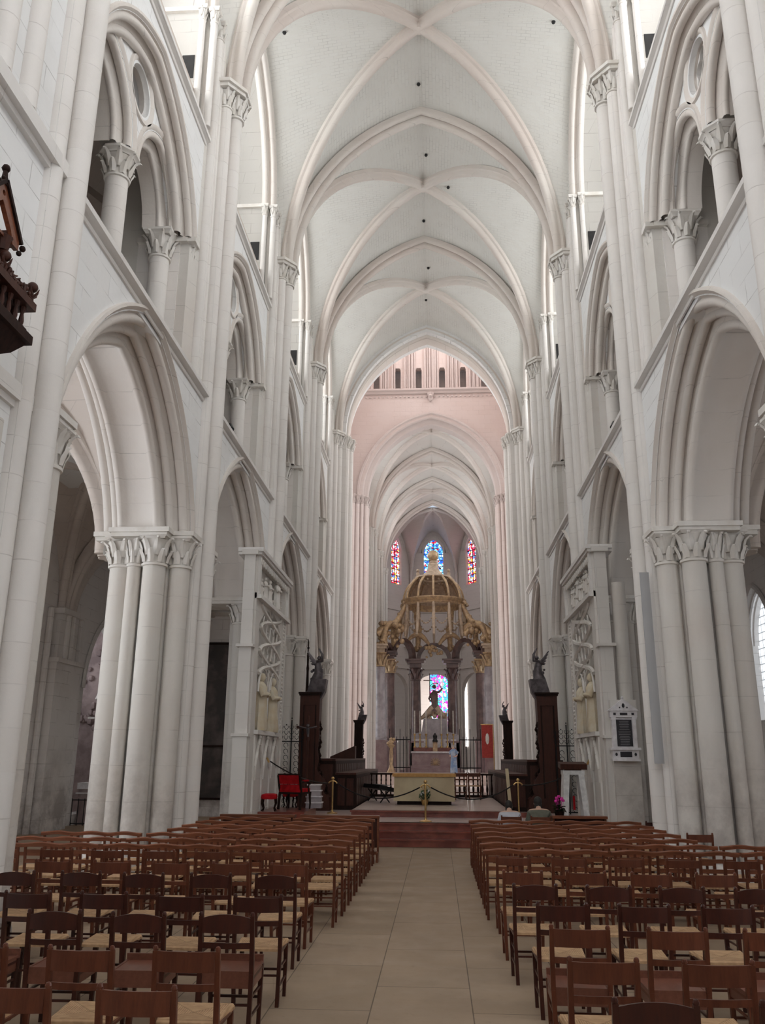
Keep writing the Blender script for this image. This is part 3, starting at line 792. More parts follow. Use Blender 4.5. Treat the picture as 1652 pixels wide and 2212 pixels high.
# east crossing wall: pink, arch, gallery of blind shafts and slits
m = MB()
SLX = [-3.30, -1.95, -.62, .86, 2.18, 3.5]
holes = [[(x - .19, 24.4), (x + .19, 24.4), (x + .19, 25.66), (x + .12, 25.8), (x - .12, 25.8), (x - .19, 25.66)] for x in SLX]
op = [(CX + a, ZSV + b) for a, b in pa(4.25, 5.1, 0, 14)]
loop = [(-7.5, 17.2), (op[0][0], 17.2)] + op + [(op[-1][0], 17.2), (7.5, 17.2), (7.5, 24.2), (-7.5, 24.2)]
m.plate([loop], lambda a, b, t: (a, YF + t, b), 0, 1.2)
m.plate([[(-7.5, 24.2), (7.5, 24.2), (7.5, 36), (-7.5, 36)]] + holes, lambda a, b, t: (a, YF + .1 + t, b), 0, .5)
m.build('wall_crossing_east', 'pink', kind='structure')
d = MB(); d.box(-7.5, 7.5, YF + 1.1, YF + 1.2, 24.0, 27.); d.build('wall_passage', 'aisle', kind='structure')
t = MB()
prof = [(0, 23.95), (-.1, 23.95), (-.12, 24.08), (-.22, 24.15), (-.22, 24.26), (.1, 24.3)]
t.ring_strip([[(x, YF + a, z) for a, z in prof] for x in (-7.5, 7.5)], False)
for k in range(-16, 17):
    x = CX + k * .27; t.box(x - .05, x + .05, YF - .09, YF, 23.72, 23.80)
t.lathe((CX, YF - .1, 23.4), [(.02, 0), (.1, .05), (.16, .2), (.14, .3), (.2, .42), (.22, .55)], 10)
t.ball((CX, YF - .22, 23.72), .13, 8)
xs = [-4.2, -3.78, -3.0, -2.72, -2.3, -1.5, -1.22, -1.02, -.22, .08, .3, .42, 1.25, 1.52, 1.78, 2.6, 2.86, 3.1, 3.95, 4.3]
for x in xs: t.cyl(x, YF + .04, 24.3, 36, .065, 8); t.cyl(x + .15, YF + .08, 24.3, 36, .05, 8)
t.build('trim_3', 'pinkrib', kind='structure')
m = MB()
pf = [(-.02, -.34), (-.1, -.30), (-.1, -.2), (0, -.16), (.02, -.08)] + roll(.1, .0, .1, 200, 0, 5) + [(.25, .1), (.3, .2)] + roll(.42, .28, .1, 200, 0, 5) + [(.55, .32), (1.2, .32)]
band(m, pf, 4.25, 5.1, lambda a, b, u: (CX + a, YF + u, ZSV + b), 16, 0); m.build('trim_4', 'pinkrib', kind='structure', smooth=50)
# east crossing piers (pink, many thin shafts)
cp = MB(); ck = MB()
for s in (-1, 1):
    for u, v, r, zt in ((4.75, -.35, .12, ZSV), (4.5, -.15, .14, ZSV), (4.25, .05, .12, ZSV + .02), (4.05, .35, .17, ZSV), (4.0, .8, .16, ZSV), (5.1, -.4, .1, 23.), (5.35, -.42, .09, 24.), (4.98, -.42, .06, 24.)):
        cp.cyl(CX + s * u, YF + v, .4, zt - .5, r, 14)
        if zt < 20: capital(ck, CX + s * u, YF + v, zt, r, .55, 8, 1.5, 6, .12)
    cp.box(CX + s * 4.35, CX + s * 7.6, YF - .02, YF + 1.6, 0, ZSV)
cp.build('pillar', 'pink', kind='structure'); ck.build('trim_5', 'pinkrib', kind='structure')
# lantern: side walls above the transept arches, top, high windows
m = MB()
for s in (-1, 1):
    opx = [(a, ZSV + b) for a, b in pa(4.0, 5.2, 0, 12)]; yc = (YE + YF) / 2 + .4
    loop = [(-5.6, 17), (opx[0][0], 17)] + opx + [(opx[-1][0], 17), (5.6, 17), (5.6, 36), (-5.6, 36)]
    wn = [(-2., 28.), (2., 28.), (2., 33), (0, 35), (-2, 33)]
    m.plate([loop, wn], lambda a, b, t: (s * (4.9 + t), yc + a, b), 0, 1.2)
m.box(-6, 6, YE + .3, YF + 1, 36, 36.3); m.box(-7, 7, YE + .4, YE + 1.5, 24.5, 36)
m.build('wall_tower', 'pink', kind='structure')
g = MB()
for s in (-1, 1): g.plate([wn], lambda a, b, t: (s * 5.6, yc + a, b), 0, 0, uv=True)
g.build('window_2', 'pane_tower', kind='structure', smooth=0, recalc=False)
# transept arms: plain bright boxes beyond the crossing
m = MB()
for s in (-1, 1):
    m.box(s * 6.1, s * 16, YE - .1, YE + .1, 0, 23); m.box(s * 6.1, s * 16, YF + .4, YF + .6, 0, 23)
    m.plate([[(YE, 0), (YF + .5, 0), (YF + .5, 23.2), (YE, 23.2)], [(YE + 3, 8), (YF - 2.6, 8), (YF - 2.6, 17), ((YE + YF) / 2 + .2, 19.5), (YE + 3, 17)]], lambda a, b, t: (s * (16 + t), a, b), 0, .4)
    m.box(s * 4.9, s * 16.2, YE, YF + .5, 23., 23.3)
m.build('wall_transept', 'wall', kind='structure')
g = MB()
for s in (-1, 1): g.plate([[(YE + 3, 8), (YF - 2.6, 8), (YF - 2.6, 17), ((YE + YF) / 2 + .2, 19.5), (YE + 3, 17)]], lambda a, b, t: (s * 16.2, a, b), 0, 0, uv=True)
g.build('window_3', 'pane_tower', kind='structure', smooth=0, recalc=False)

# ---- choir
CH = [YF + .6, 56.6, 63.2, 69.4]
for a, b in zip(CH[:-1], CH[1:]):
    vault_bay(a, b, 4.3, 17.34, 5.87, 'ceiling', 'choir', 4.5, 18.6, 4.2, (b - a) / 2 - .9, 'rib', xo=CX, n=10)
for y in CH[1:]: transverse(y, 4.3, 17.34, 5.87, .34, 'rib', xo=CX)
for s in (-1, 1):
    for k, (a, b) in enumerate(zip(CH[:-1], CH[1:])):
        yc = (a + b) / 2; hw = (b - a) / 2; root = empty('wall_%s_choir' % ORD[s], kind='structure')
        P = lambda q, z, u: (CX + s * (4.45 + u), yc + q, z)
        op1 = [(-hw + .8, 0)] + arch_loop(hw - .8, 2.9, 0, 6.0, 0, 8) + [(hw - .8, 0)]
        op2 = [(-hw + 1.1, 10.2)] + arch_loop(hw - 1.1, 2.2, 0, 12.4, 0, 8) + [(hw - 1.1, 10.2)]
        op3 = [(-1.3, 17.)] + arch_loop(1.3, 1.9, 0, 19.6, 0, 8) + [(1.3, 17.)]
        m = MB(); m.plate([[(-hw, 0), (hw, 0), (hw, 22.8), (-hw, 22.8)], op1, op2, op3], P, 0, .9); m.build('masonry', 'choir', root)
        g = MB(); g.plate([op3], P, .6, .6, uv=True); g.build('window_glass', 'pane_choir', root, smooth=0, recalc=False)
        t = MB()
        for z in (9.6, 15.6): t.box(CX + s * 4.3, CX + s * 4.5, a, b, z, z + .2)
        band(t, [(-.06, -.15), (-.06, -.05), (0, 0)] + roll(.1, .05, .08, 200, 0, 4) + [(.3, .2), (.9, .2)], hw - .8, 2.9, lambda q, z, u: P(q, 6. + z, u), 8)
        t.build('moulding', 'choir', root, smooth=50)
    for k, y in enumerate(CH[1:]):
        root = empty('pillar', kind='structure')
        c = MB()
        for u, v, r in ((4.0, 0, .16), (4.18, .3, .12), (4.18, -.3, .12), (4.4, .6, .1), (4.4, -.6, .1)): c.cyl(CX + s * u, y + v, 1., ZSV - .5, r, 14)
        c.box(CX + s * 4.2, CX + s * 5.4, y - .75, y + .75, 0, ZSV); c.build('pier_shaft', 'choir', root)
        c = MB()
        for u, v, r in ((4.0, 0, .16), (4.18, .3, .12), (4.18, -.3, .12)): capital(c, CX + s * u, y + v, ZSV, r, .55, 8, 1.5, 6, .12)
        c.build('vault_capital', 'carve', root)
    # choir aisle walls with pale windows
    m = MB(); P = lambda a, b, t: (CX + s * (9.4 + t), a, b)
    wins = [[(y - 1.1, 2.5), (y + 1.1, 2.5), (y + 1.1, 7), (y, 8.6), (y - 1.1, 7)] for y in (54, 60, 66)]
    m.plate([[(YF, 0), (73, 0), (73, 10), (YF, 10)]] + wins, P, 0, .4); m.box(CX + s * 5.3, CX + s * 9.6, YF + .5, 73, 9.4, 9.8)
    m.box(CX + s * 6.8, CX + s * 7.0, YF + .5, 73, 9.8, 16.5); m.box(CX + s * 5.2, CX + s * 7., YF + .5, 73, 16.3, 16.5)
    m.build('wall_%s_ambulatory' % ORD[s], 'choir', kind='structure')
    g = MB(); 
    for w in wins: g.plate([w], P, .3, .3, uv=True)
    g.build('window_%d' % (6 + s), 'pane_amb', kind='structure', smooth=0, recalc=False)
m = MB(); m.box(-4.3, 4.6, YF + 1, 82, .0, 1.05); m.build('floor_choir', 'palefloor', kind='structure', smooth=0)

# ---- apse: five sides, tall lancets, open arcade below
AR = 4.45; AY = CH[-1] + 2.2
angs = [90 + a for a in (-108, -72, -36, 0, 36, 72, 108)]
def apt(deg, r=AR): return (CX + r * math.cos(math.radians(deg)), AY + r * 1.22 * math.sin(math.radians(deg)))
cor = [(CX + 4.5, CH[-1]), (CX + 4.5, 72.4), (CX + 2.15, 75.6), (CX - 2.15, 75.6), (CX - 4.5, 72.4), (CX - 4.5, CH[-1])]
for k in range(5):
    (xa, ya), (xb, yb) = cor[k], cor[k + 1]; ln = math.hypot(xb - xa, yb - ya); ux, uy = (xb - xa) / ln, (yb - ya) / ln
    nx, ny = uy, -ux                                   # outward?
    if (xa + xb) / 2 * nx + ((ya + yb) / 2 - AY) * ny < 0: nx, ny = -nx, -ny
    P = lambda a, b, t: (xa + ux * (ln / 2 + a) + nx * t, ya + uy * (ln / 2 + a) + ny * t, b)
    lw = .88 if k == 2 else .72
    lan = [(-lw, 16.9)] + arch_loop(lw, 1.3, 0, 20.1, 0, 8) + [(lw, 16.9)]
    lw2 = ln / 2 - .22; low = [(-lw2, 1.)] + arch_loop(lw2, 1.9, 0, 7.2, 0, 8) + [(lw2, 1.)]
    root = empty('wall_apse', kind='structure')
    m = MB(); m.plate([[(-ln / 2, 0), (ln / 2, 0), (ln / 2, 22.4), (-ln / 2, 22.4)], lan, low], P, 0, .4); m.build('masonry', 'apse', root)
    g = MB(); g.plate([lan], P, .3, .3, uv=True); g.build('stained_glass', 'glass_blue' if k == 2 else 'glass_red', root, smooth=0, recalc=False)
    b = MB()
    for z in [17.2 + .56 * q for q in range(7)]:
        hh = lw if z < 20.3 else lw * .75
        b.beam(P(-hh, z, .24), P(hh, z, .24), .05)
    b.beam(P(0, 16.9, .24), P(0, 21.3, .24), .05)
    for q in (-.45, .45): b.beam(P(q * lw, 16.9, .24), P(q * lw, 21.0, .24), .035)
    b.build('window_bars', 'iron', root)
    t = MB(); band(t, [(-.05, -.5), (-.08, -.35), (0, -.3)] + roll(.06, -.2, .1, 200, 0, 5) + [(.18, -.1), (.2, 0), (.5, 0)], lw, 1.3, lambda a, z, u: P(a, 20.1 + z, u), 8, 0, foot=16.8)
    t.beam(P(-ln / 2, 14.6, -.05), P(ln / 2, 14.6, -.05), .12); t.beam(P(-ln / 2, 9.6, -.05), P(ln / 2, 9.6, -.05), .2)
    t.build('moulding', 'apse', root, smooth=50)
c = MB()
for x, y in cor[1:-1]:
    dx, dy = CX - x, AY - y; l = math.hypot(dx, dy); x2, y2 = x + dx / l * .15, y + dy / l * .15
    c.cyl(x2, y2, .5, 18.2, .15, 12); c.cyl(x2 + .25, y2 - .05, .5, 15, .1, 10); c.cyl(x2 - .25, y2 - .05, .5, 15, .1, 10)
    K = (CX, CH[-1] + .6, 22.7)
    c.tube([(x2, y2, 18.0), (x2 + (K[0] - x2) * .12, y2 + (K[1] - y2) * .12, 19.9), (x2 + (K[0] - x2) * .4, y2 + (K[1] - y2) * .4, 21.7), (x2 + (K[0] - x2) * .7, y2 + (K[1] - y2) * .7, 22.5), K], .14, 8)
c.build('trim_6', 'apse', kind='structure')
m = MB()
for k in range(5):
    (xa, ya), (xb, yb) = cor[k], cor[k + 1]; P_ = []
    K = (CX, CH[-1] + .6, 22.85)
    for i in range(9):
        f = i / 8.; row = []
        for j in range(9):
            g = j / 8.; x = xa + (xb - xa) * g; y = ya + (yb - ya) * g
            zb = 18.6 + 3.6 * math.sin(PI * g)
            row.append((x + (K[0] - x) * f, y + (K[1] - y) * f, zb + (K[2] - zb) * math.sin(PI / 2 * f)))
        P_.append(row)
    m.grid(P_)
m.build('ceiling_apse', 'apse', kind='structure', smooth=50)

# ---- ambulatory and lady chapel beyond the apse
m = MB()
m.box(-9.4, -2.4, 80.5, 80.9, 0, 12); m.box(2.75, 9.6, 80.5, 80.9, 0, 12); 
for s in (-1, 1): m.box(CX + s * 9.2, CX + s * 9.6, 72, 81, 0, 12); m.box(CX + s * 2.4, CX + s * 2.8, 80.5, 92.2, 0, 13.)
m.box(-9.5, 9.6, 74.8, 80.8, 11.4, 11.7)
wl = [(-1.0, 4.8)] + arch_loop(1.0, 1.7, 0, 10.2, 0, 8) + [(1.0, 4.8)]
m.plate([[(-2.4, 0), (2.4, 0), (2.4, 13.), (-2.4, 13.)], wl], lambda a, b, t: (CX + .42 + a, 92 + t, b), 0, .4)
m.build('wall_east_chapel', 'apse', kind='structure')
g = MB(); g.plate([wl], lambda a, b, t: (CX + .42 + a, 92.3, b), 0, 0, uv=True); g.build('window_4', 'glass_rose', kind='structure', smooth=0, recalc=False)
t = MB()
for x in (-.34, .34): t.box(CX + .42 + x - .05, CX + .42 + x + .05, 92.0, 92.2, 4.2, 10.2)
for z in (5.4, 6.6, 7.8, 9.0, 10.1): t.box(CX - .6, CX + 1.4, 92.1, 92.16, z, z + .05)
t.build('trim_7', 'apse', kind='structure')
m = MB(); m.plate([[(-2.4, 9.2)] + arch_loop(2.4, 3.0, 0, 9.3, 0, 8)[1:-1] + [(2.4, 9.2), (2.6, 13.4), (-2.6, 13.4)]], lambda a, b, t: (CX + a, 80.6 + t, b), 0, 11.4); m.build('ceiling_chapel', 'apse', kind='structure')
g = MB(); g.plate([[(2.66, 3.0), (3.1, 3.0), (3.1, 10.4), (2.88, 11.2), (2.66, 10.4)]], lambda a, b, t: (a, 80.44, b), 0, 0, uv=True); g.plate([[(83.5, 3), (91, 3), (91, 10), (87, 11.5), (83.5, 10)]], lambda a, b, t: (CX + 2.38, a, b), 0, 0, uv=True); g.build('window_5', 'pane_slit', kind='structure', smooth=0, recalc=False)  # slit window, plus an unseen glowing sheet added to brighten the chapel's north wall
# ================================================================ church chairs
NUM = ['first', 'second', 'third', 'fourth', 'fifth', 'sixth', 'seventh', 'eighth']
def chair_proto(name, wood_m, arched=False, plank=False, splat=False):
    r = empty(name)
    W, D, H, S = .43, .40, .86, .45
    wl = wood_m
    for sx in (-1, 1):
        x = sx * (W / 2 - .02)
        m = MB(); m.beam((x * .93, .03, 0), (x, 0, S), .032, .036); m.beam((x, 0, S), (x, -.055, H - .01), .034, .034, w2=.03, h2=.026)
        m.ball((x, -.056, H), .018, 8, (1, .8, 1.1)); m.build('leg', wl, r)
        m = MB(); m.beam((x * .98, D - .03, 0), (x, D - .02, S - .01), .028, .028, w2=.036, h2=.036); m.build('leg', wl, r)
    # seat
    m = MB()
    if plank:
        m.box(-.20, .20, .02, D + .0, S - .02, S + .002); m.build('seat', 'plank', r)
        m = MB(); m.box(-.205, .205, .0, .02, S - .10, S + .015); m.box(-.205, -.185, .0, D, S - .10, S + .006); m.box(.185, .205, 0, D, S - .10, S + .006); m.box(-.205, .205, D, D + .02, S - .1, S + .05)
        m.build('seat_box', 'plank', r)
    else:
        xs = [-1, -.96, -.5, 0, .5, .96, 1]; P = []
        for i, v in enumerate([0, .04, .5, .96, 1]):
            y = .0 + v * D; hw = .185 + .03 * v; row = []
            for u in xs:
                e = 0 if (abs(u) < 1 and 0 < v < 1) else .018
                row.append((u * hw, y, S + .008 - e - .010 * (1 - u * u) * math.sin(PI * v)))
            P.append(row)
        m.grid(P); Q = [[(p[0], p[1], S - .028) for p in row] for row in P]; m.grid(Q)
        rim = lambda G: G[0] + [row[-1] for row in G[1:]] + list(reversed(G[-1][:-1])) + [row[0] for row in reversed(G[1:-1])]
        m.ring_strip([rim(P), rim(Q)], True); m.build('seat', 'rush', r, smooth=45)
    # backrest
    m = MB(); n = 8; A, B = [], []
    hh = .115 if not splat else .085
    for k in range(n + 1):
        u = -1 + 2 * k / n; x = u * (W / 2 - .035); bow = -.022 * (1 - u * u)
        top = H - .012 + (.028 * (1 - u * u) - .012 if arched else 0.); bot = H - .012 - hh
        y = -.055 + bow
        A.append([(x, y - .008, bot), (x, y + .010, bot), (x, y + .006, top), (x, y - .010, top)])
    m.ring_strip(A, True, True); m.build('top_rail', wl, r, smooth=40)
    m = MB(); A = []
    for k in range(n + 1):
        u = -1 + 2 * k / n; x = u * (W / 2 - .03); y = -.033 - .02 * (1 - u * u)
        A.append([(x, y - .006, .625), (x, y + .007, .625), (x, y + .006, .665), (x, y - .007, .665)])
    m.ring_strip(A, True, True); m.build('slat', wl, r, smooth=40)
    if splat:
        m = MB()
        for x in (-.07, .0, .07): m.box(x - .014, x + .014, -.055, -.043, .66, .77)
        m.build('splat', wl, r)
    m = MB()
    for sx in (-1, 1):
        x = sx * (W / 2 - .022)
        m.beam((x, .02, .16), (x, D - .03, .16), .016); m.beam((x, .02, .29), (x, D - .03, .29), .016); m.beam((x, 0, S - .03), (x, D - .02, S - .03), .03, .02)
    m.beam((-W / 2 + .02, .01, .24), (W / 2 - .02, .01, .24), .016); m.beam((-W / 2 + .02, D - .025, .21), (W / 2 - .02, D - .025, .21), .018); m.beam((-W / 2 + .02, D - .02, S - .03), (W / 2 - .02, D - .02, S - .03), .03, .02)
    m.build('stretcher', wl, r)
    index_kids(r)
    return r

PR = {'A': chair_proto('rush_chair', 'chair'), 'B': chair_proto('arched_chair', 'chair_dark', arched=True), 'C': chair_proto('plank_chair', 'chair_dark', arched=True, plank=True),
      'D': chair_proto('dark_rush_chair', 'chair_dark'), 'E': chair_proto('splat_chair', 'chair', splat=True), 'F': chair_proto('plank_chair', 'chair', plank=True)}
DESC = {'A': 'brown rush-seated chair', 'B': 'dark rush-seated chair with arched rail', 'C': 'dark wooden chair with plank box seat', 'D': 'dark rush-seated chair', 'E': 'brown splat-backed rush-seated chair', 'F': 'brown chair with reddish plank box seat'}
used = {}
def place(kind, x, y, rz, label, group, z=0.):
    if kind not in used: o = PR[kind]; used[kind] = 1
    else: o = copy_tree(PR[kind])
    o.location = (x, y, z); o.rotation_euler = (0, 0, rz); tag(o, label, 'chair', group); return o
ROWS = {-1: [(4.72, 'A', 3, -1.225), (5.60, 'A', 4, -1.23), (6.80, 'C', 4, -1.265), (7.70, 'D', 5, -1.23), (8.98, 'B', 5, -1.315), (9.93, 'A', 5, -1.335), (11.13, 'E', 6, -1.175)],
        1: [(4.70, 'B', 3, 1.355), (5.58, 'A', 4, 1.275), (6.56, 'F', 4, 1.295), (7.56, 'D', 4, 1.30), (8.60, 'B', 5, 1.22), (9.60, 'A', 5, 1.18), (10.92, 'E', 5, 1.205)]}
rr = random.Random(3)
for s in (-1, 1):
    for ri, (y, kd, n, x0) in enumerate(ROWS[s]):
        for k in range(n):
            pitch = .668 if (kd != 'B' or ri) else .72
            place(kd, x0 + s * k * pitch + rr.uniform(-.012, .012), y + .055 + rr.uniform(-.02, .02) * 1.5, rr.uniform(-.035, .035),
                  '%s, %s from the aisle, %s row %s of aisle' % (DESC[kd], NUM[k], NUM[ri], ORD[s]), 'single chairs in rows on either side of the central aisle')
# stray chairs by the pillars
place('B', -5.21, 16.12, .05, 'dark arched chair in front of the left pillar, nearer the aisle wall', 'stray chairs by the pillars')
place('B', -4.70, 16.2, -.04, 'dark arched chair in front of the left pillar, nearer the nave', 'stray chairs by the pillars')
place('E', -6.30, 13.3, 1.75, 'splat-backed chair turned sideways at far left by the nearest left pillar', 'stray chairs by the pillars')
place('A', 4.46, 14.62, .0, 'rush-seated chair at the right end behind the benches, nearer the aisle', 'stray chairs by the pillars')
place('A', 5.98, 13.25, .0, 'rush-seated chair at the right pillar foot behind the last long rail', 'stray chairs by the pillars')
place('A', 5.45, 13.25, .0, 'rush-seated chair at far right edge beside the right pillar', 'stray chairs by the pillars')
place('D', 4.42, 17.25, .1, 'lone dark chair between right pillar and white wall tablet', 'stray chairs by the pillars')

# ---- rows of three chairs joined under one long wavy rail
def bench_proto():
    r = empty('linked_chairs'); W = 1.60; S = .44; H = .86
    m = MB(); A = []; n = 36
    for k in range(n + 1):
        u = k / n; x = -W / 2 + W * u; w = .5 - .5 * math.cos(2 * PI * 3 * u)
        y = -.05 - .012 * w; z = H - .022 + .022 * w
        A.append([(x, y - .022, z - .040), (x, y + .022, z - .040), (x, y + .026, z), (x, y + .012, z + .013), (x, y - .012, z + .013), (x, y - .026, z)])
    m.ring_strip(A, True, True); m.build('top_rail', 'bench', r, smooth=50)
    for k in range(3):
        xc = -W / 2 + W * (k + .5) / 3
        m = MB(); m.box(xc - .21, xc + .21, .0, .40, S - .03, S); m.build('seat', 'rush' if k != 1 else 'rush', r)
        m = MB()
        for dz in (.60, .72): m.box(xc - .20, xc + .20, -.045, -.03, dz, dz + .05)
        m.build('slat', 'bench', r)
        for sx in (-1, 1):
            x = xc + sx * .215
            m = MB(); m.beam((x, .03, 0), (x, 0, S), .032); m.beam((x, 0, S), (x, -.05, H - .03), .032, .026); m.build('leg', 'chair', r)
            m = MB(); m.beam((x, .38, 0), (x, .38, S - .02), .032); m.build('leg', 'chair', r)
    m = MB()
    for z in (.15, .27): 
        for k in range(3):
            for sx in (-1, 1):
                x = -W / 2 + W * (k + .5) / 3 + sx * .215; m.beam((x, .02, z), (x, .38, z), .016)
    m.beam((-W / 2 + .05, .02, .22), (W / 2 - .05, .02, .22), .018); m.beam((-W / 2 + .05, .38, .22), (W / 2 - .05, .38, .22), .018); m.beam((-W / 2 + .05, .38, S - .05), (W / 2 - .05, .38, S - .05), .02, .04)
    m.build('stretcher', 'chair', r); index_kids(r); return r
BP = bench_proto(); first = True
BY = [11.83, 12.68, 13.57, 14.48, 15.33, 16.18, 17.15]
for s in (-1, 1):
    for ri, y in enumerate(BY):
        xs = [1.71, 3.39, 5.07] if (s < 0 and ri < 3) else [1.71, 3.36, 5.0] if (s > 0 and ri < 2) else [1.71, 3.35]
        if s < 0: y += .05
        for k, x in enumerate(xs):
            if ri >= 5 and k == 1 and s > 0: x = 3.345
            o = BP if first else copy_tree(BP); first = False
            o.location = (s * (x - (.02 if s > 0 else 0)), y + .05 + rr.uniform(-.02, .02), 0); o.rotation_euler = (0, 0, rr.uniform(-.008, .008) - .02 * (k == 1) * s)
            tag(o, 'three joined chairs, %s wavy rail row, %s of the aisle, %s from it' % (NUM[ri], ORD[s], NUM[k]), 'linked chairs', 'rows of linked chairs with wavy top rails')
# kneeling desk bars before the steps
def kneeler(name, x0, x1, y, label, z=.86):
    r = empty(name, ((x0 + x1) / 2, y, 0)); tag(r, label, 'kneeler', 'kneeling desks before the steps'); h = (x1 - x0) / 2
    m = MB(); m.box(-h, h, -.10, .10, z - .05, z); m.build('armrest', 'bench', r)
    m = MB(); m.box(-h + .04, h - .04, .02, .05, .25, z - .05); m.build('panel', 'oakred', r)
    m = MB(); m.box(-h + .04, h - .04, -.32, -.08, .15, .20); m.build('kneeling_board', 'bench', r)
    for e in (-1, 1):
        m = MB(); m.box(e * (h - .03) - .02, e * (h - .03) + .02, -.30, .08, 0, .18); m.box(e * (h - .03) - .02, e * (h - .03) + .02, -.02, .08, .1, z - .05); m.build('leg', 'bench', r)
kneeler('kneeling_desk', -2.5, -.88, 18.1, 'long brown kneeling desk before the steps left of the aisle, nearer the aisle')
kneeler('kneeling_desk', -4.15, -2.6, 18.1, 'long brown kneeling desk before the steps left of the aisle, nearer the pillar')
kneeler('kneeling_desk', 2.62, 3.72, 18.35, 'short brown kneeling desk under the potted plant right of the aisle', .88)

# ================================================================ steps and raised floors
def st(name, mat, *b):
    m = MB()
    for q in b: m.box(*q)
    return m.build(name, mat, kind='structure', smooth=0)
M['landing'] = simple('landing_marble', (.52, .42, .39), .3, c2=(.45, .35, .33), scale=1.)
st('floor_landing', 'landing', (-4.45, 4.45, 21.35, 49.8, 0, .50))
m = MB()
for k, (y, z) in enumerate(((20.85, .17), (21.1, .335), (21.34, .497))):
    m.box(-1.75, 1.75, y, 21.5, z - .165, z); m.box(-1.78, 1.78, y - .03, y + .2, z - .035, z + .003)
m.build('trim_11', 'redmarble', kind='structure', smooth=0)
st('trim_12', 'redmarble', (-4.45, -1.75, 21.2, 21.5, 0, .505), (1.75, 4.45, 21.2, 21.5, 0, .505))
st('trim_13', 'redmarble', (-1.97, 2.2, 23.3, 23.55, .5, .655), (-2.0, 2.23, 23.26, 23.5, .62, .66), (2.2, 2.9, 23.6, 23.8, .5, .62))
st('floor_sanctuary', 'palefloor', (-1.97, 2.2, 23.4, 49.5, .5, .66))

# ================================================================ main altar
r = empty('altar_table', (-.10, 26.6, .66)); tag(r, 'pale ochre stone altar block with orange cloth at the head of the steps', 'altar')
m = MB()
ax = .90
m.ring_strip([[(-ax, -.45, .1), (ax, -.45, .1), (ax, .45, .1), (-ax, .45, .1)], [(-ax * .985, -.44, .82), (ax * .985, -.44, .82), (ax * .985, .44, .82), (-ax * .985, .44, .82)]], True, True)
for x in (-.30, .30): m.box(x - .012, x + .012, -.458, -.44, .12, .80)
ab = m.build('altar_body', 'altar', r, smooth=20)
m = MB(); m.box(-.80, .80, -.38, .4, 0, .1); m.build('plinth', 'oak', r)
m = MB(); m.box(-.93, .93, -.48, .48, .80, .86); m.build('altar_slab', 'altar', r)
m = MB(); m.box(-.94, .94, -.49, .46, .855, .875); m.box(-.94, .94, -.495, -.485, .79, .87); m.build('altar_cloth', 'cloth', r)
m = MB()
for a in range(8):
    t = a * PI / 4; m.tube([(0, -.465, .42), (.10 * math.cos(t), -.465, .42 + .13 * math.sin(t))], .012, 6)
m.ball((0, -.465, .42), .045, 8, (1, .4, 1)); m.build('emblem', 'gold', ab)
# flowers at the foot of the altar
r = empty('flower_arrangement', (-.08, 25.95, .66)); tag(r, 'green and white flower arrangement on the floor against the altar', 'flowers')
m = MB(); m.lathe((0, 0, 0), [(.07, 0), (.11, .12), (.10, .16)], 12); m.build('bowl', 'brass', r)
m = MB()
for k in range(26):
    a = rr.uniform(0, 2 * PI); t = rr.uniform(.05, .2); h = rr.uniform(.2, .42)
    p = (t * math.cos(a), t * math.sin(a), h); m.tube([(0, 0, .12), (p[0] * .5, p[1] * .5, h * .7), p], .005, 4); m.grid([[(p[0] - .02, p[1], h - .02), (p[0] + .03, p[1], h)], [(p[0] - .01, p[1] + .03, h + .02), (p[0] + .03, p[1] + .04, h + .05)]])
m.build('foliage', 'leafgreen', r, kind='stuff')
for k in range(9):
    a = rr.uniform(0, 2 * PI); t = rr.uniform(.05, .17); m = MB(); m.ball((t * math.cos(a), t * math.sin(a), rr.uniform(.28, .42)), .028, 7); m.build('blossom', 'white', r)

# ================================================================ brass barrier posts and ropes
def post(x, y, z, label, rz=0.):
    r = empty('barrier_post', (x, y, z), rz); tag(r, label, 'barrier post', 'brass barrier posts')
    m = MB(); m.lathe((0, 0, 0), [(.15, 0), (.15, .02), (.10, .035), (.04, .05), (.028, .08)], 20); m.build('base', 'brass', r)
    m = MB(); m.cyl(0, 0, .06, .86, .024, 14); m.build('pole', 'brass', r)
    m = MB(); m.lathe((0, 0, .84), [(.03, 0), (.04, .01), (.03, .03), (.022, .04)], 14); m.ball((0, 0, .925), .045, 14); m.build('finial', 'brass', r)
    for e in (-1, 1):
        m = MB(); m.tube([(0, 0, .86), (e * .06, 0, .85), (e * .10, 0, .82), (e * .12, 0, .79)], [.014, .016, .018, .02], 8); m.build('hook', 'brass', r)
post(-2.62, 24.5, .5, 'polished brass barrier post standing left of the altar')
post(0., 21.75, .5, 'polished brass barrier post in the middle at the top of the steps')
post(2.50, 24.4, .5, 'polished brass barrier post right of the altar')
def rope(a, b, sag, label):
    P = [Vector(a).lerp(Vector(b), t / 12) - Vector((0, 0, sag * 4 * (t / 12) * (1 - t / 12))) for t in range(13)]
    m = MB(); m.tube(P, .016, 8); o = m.build('barrier_rope', 'iron'); tag(o, label, 'rope', 'dark ropes between the barrier posts')
rope((-2.475, 24.5, 1.29), (-.14, 21.75, 1.29), .32, 'dark rope hanging between the left and the middle brass posts')
rope((.14, 21.75, 1.29), (2.36, 24.4, 1.29), .32, 'dark rope hanging between the middle and the right brass posts')
rope((-2.74, 24.5, 1.29), (-3.9, 21.9, 1.88), .12, 'dark rope slung from the left post to the carved screen wall')
rope((2.62, 24.4, 1.29), (4.02, 22.3, 1.88), .16, 'dark rope slung from the right post past the lectern to the pier')
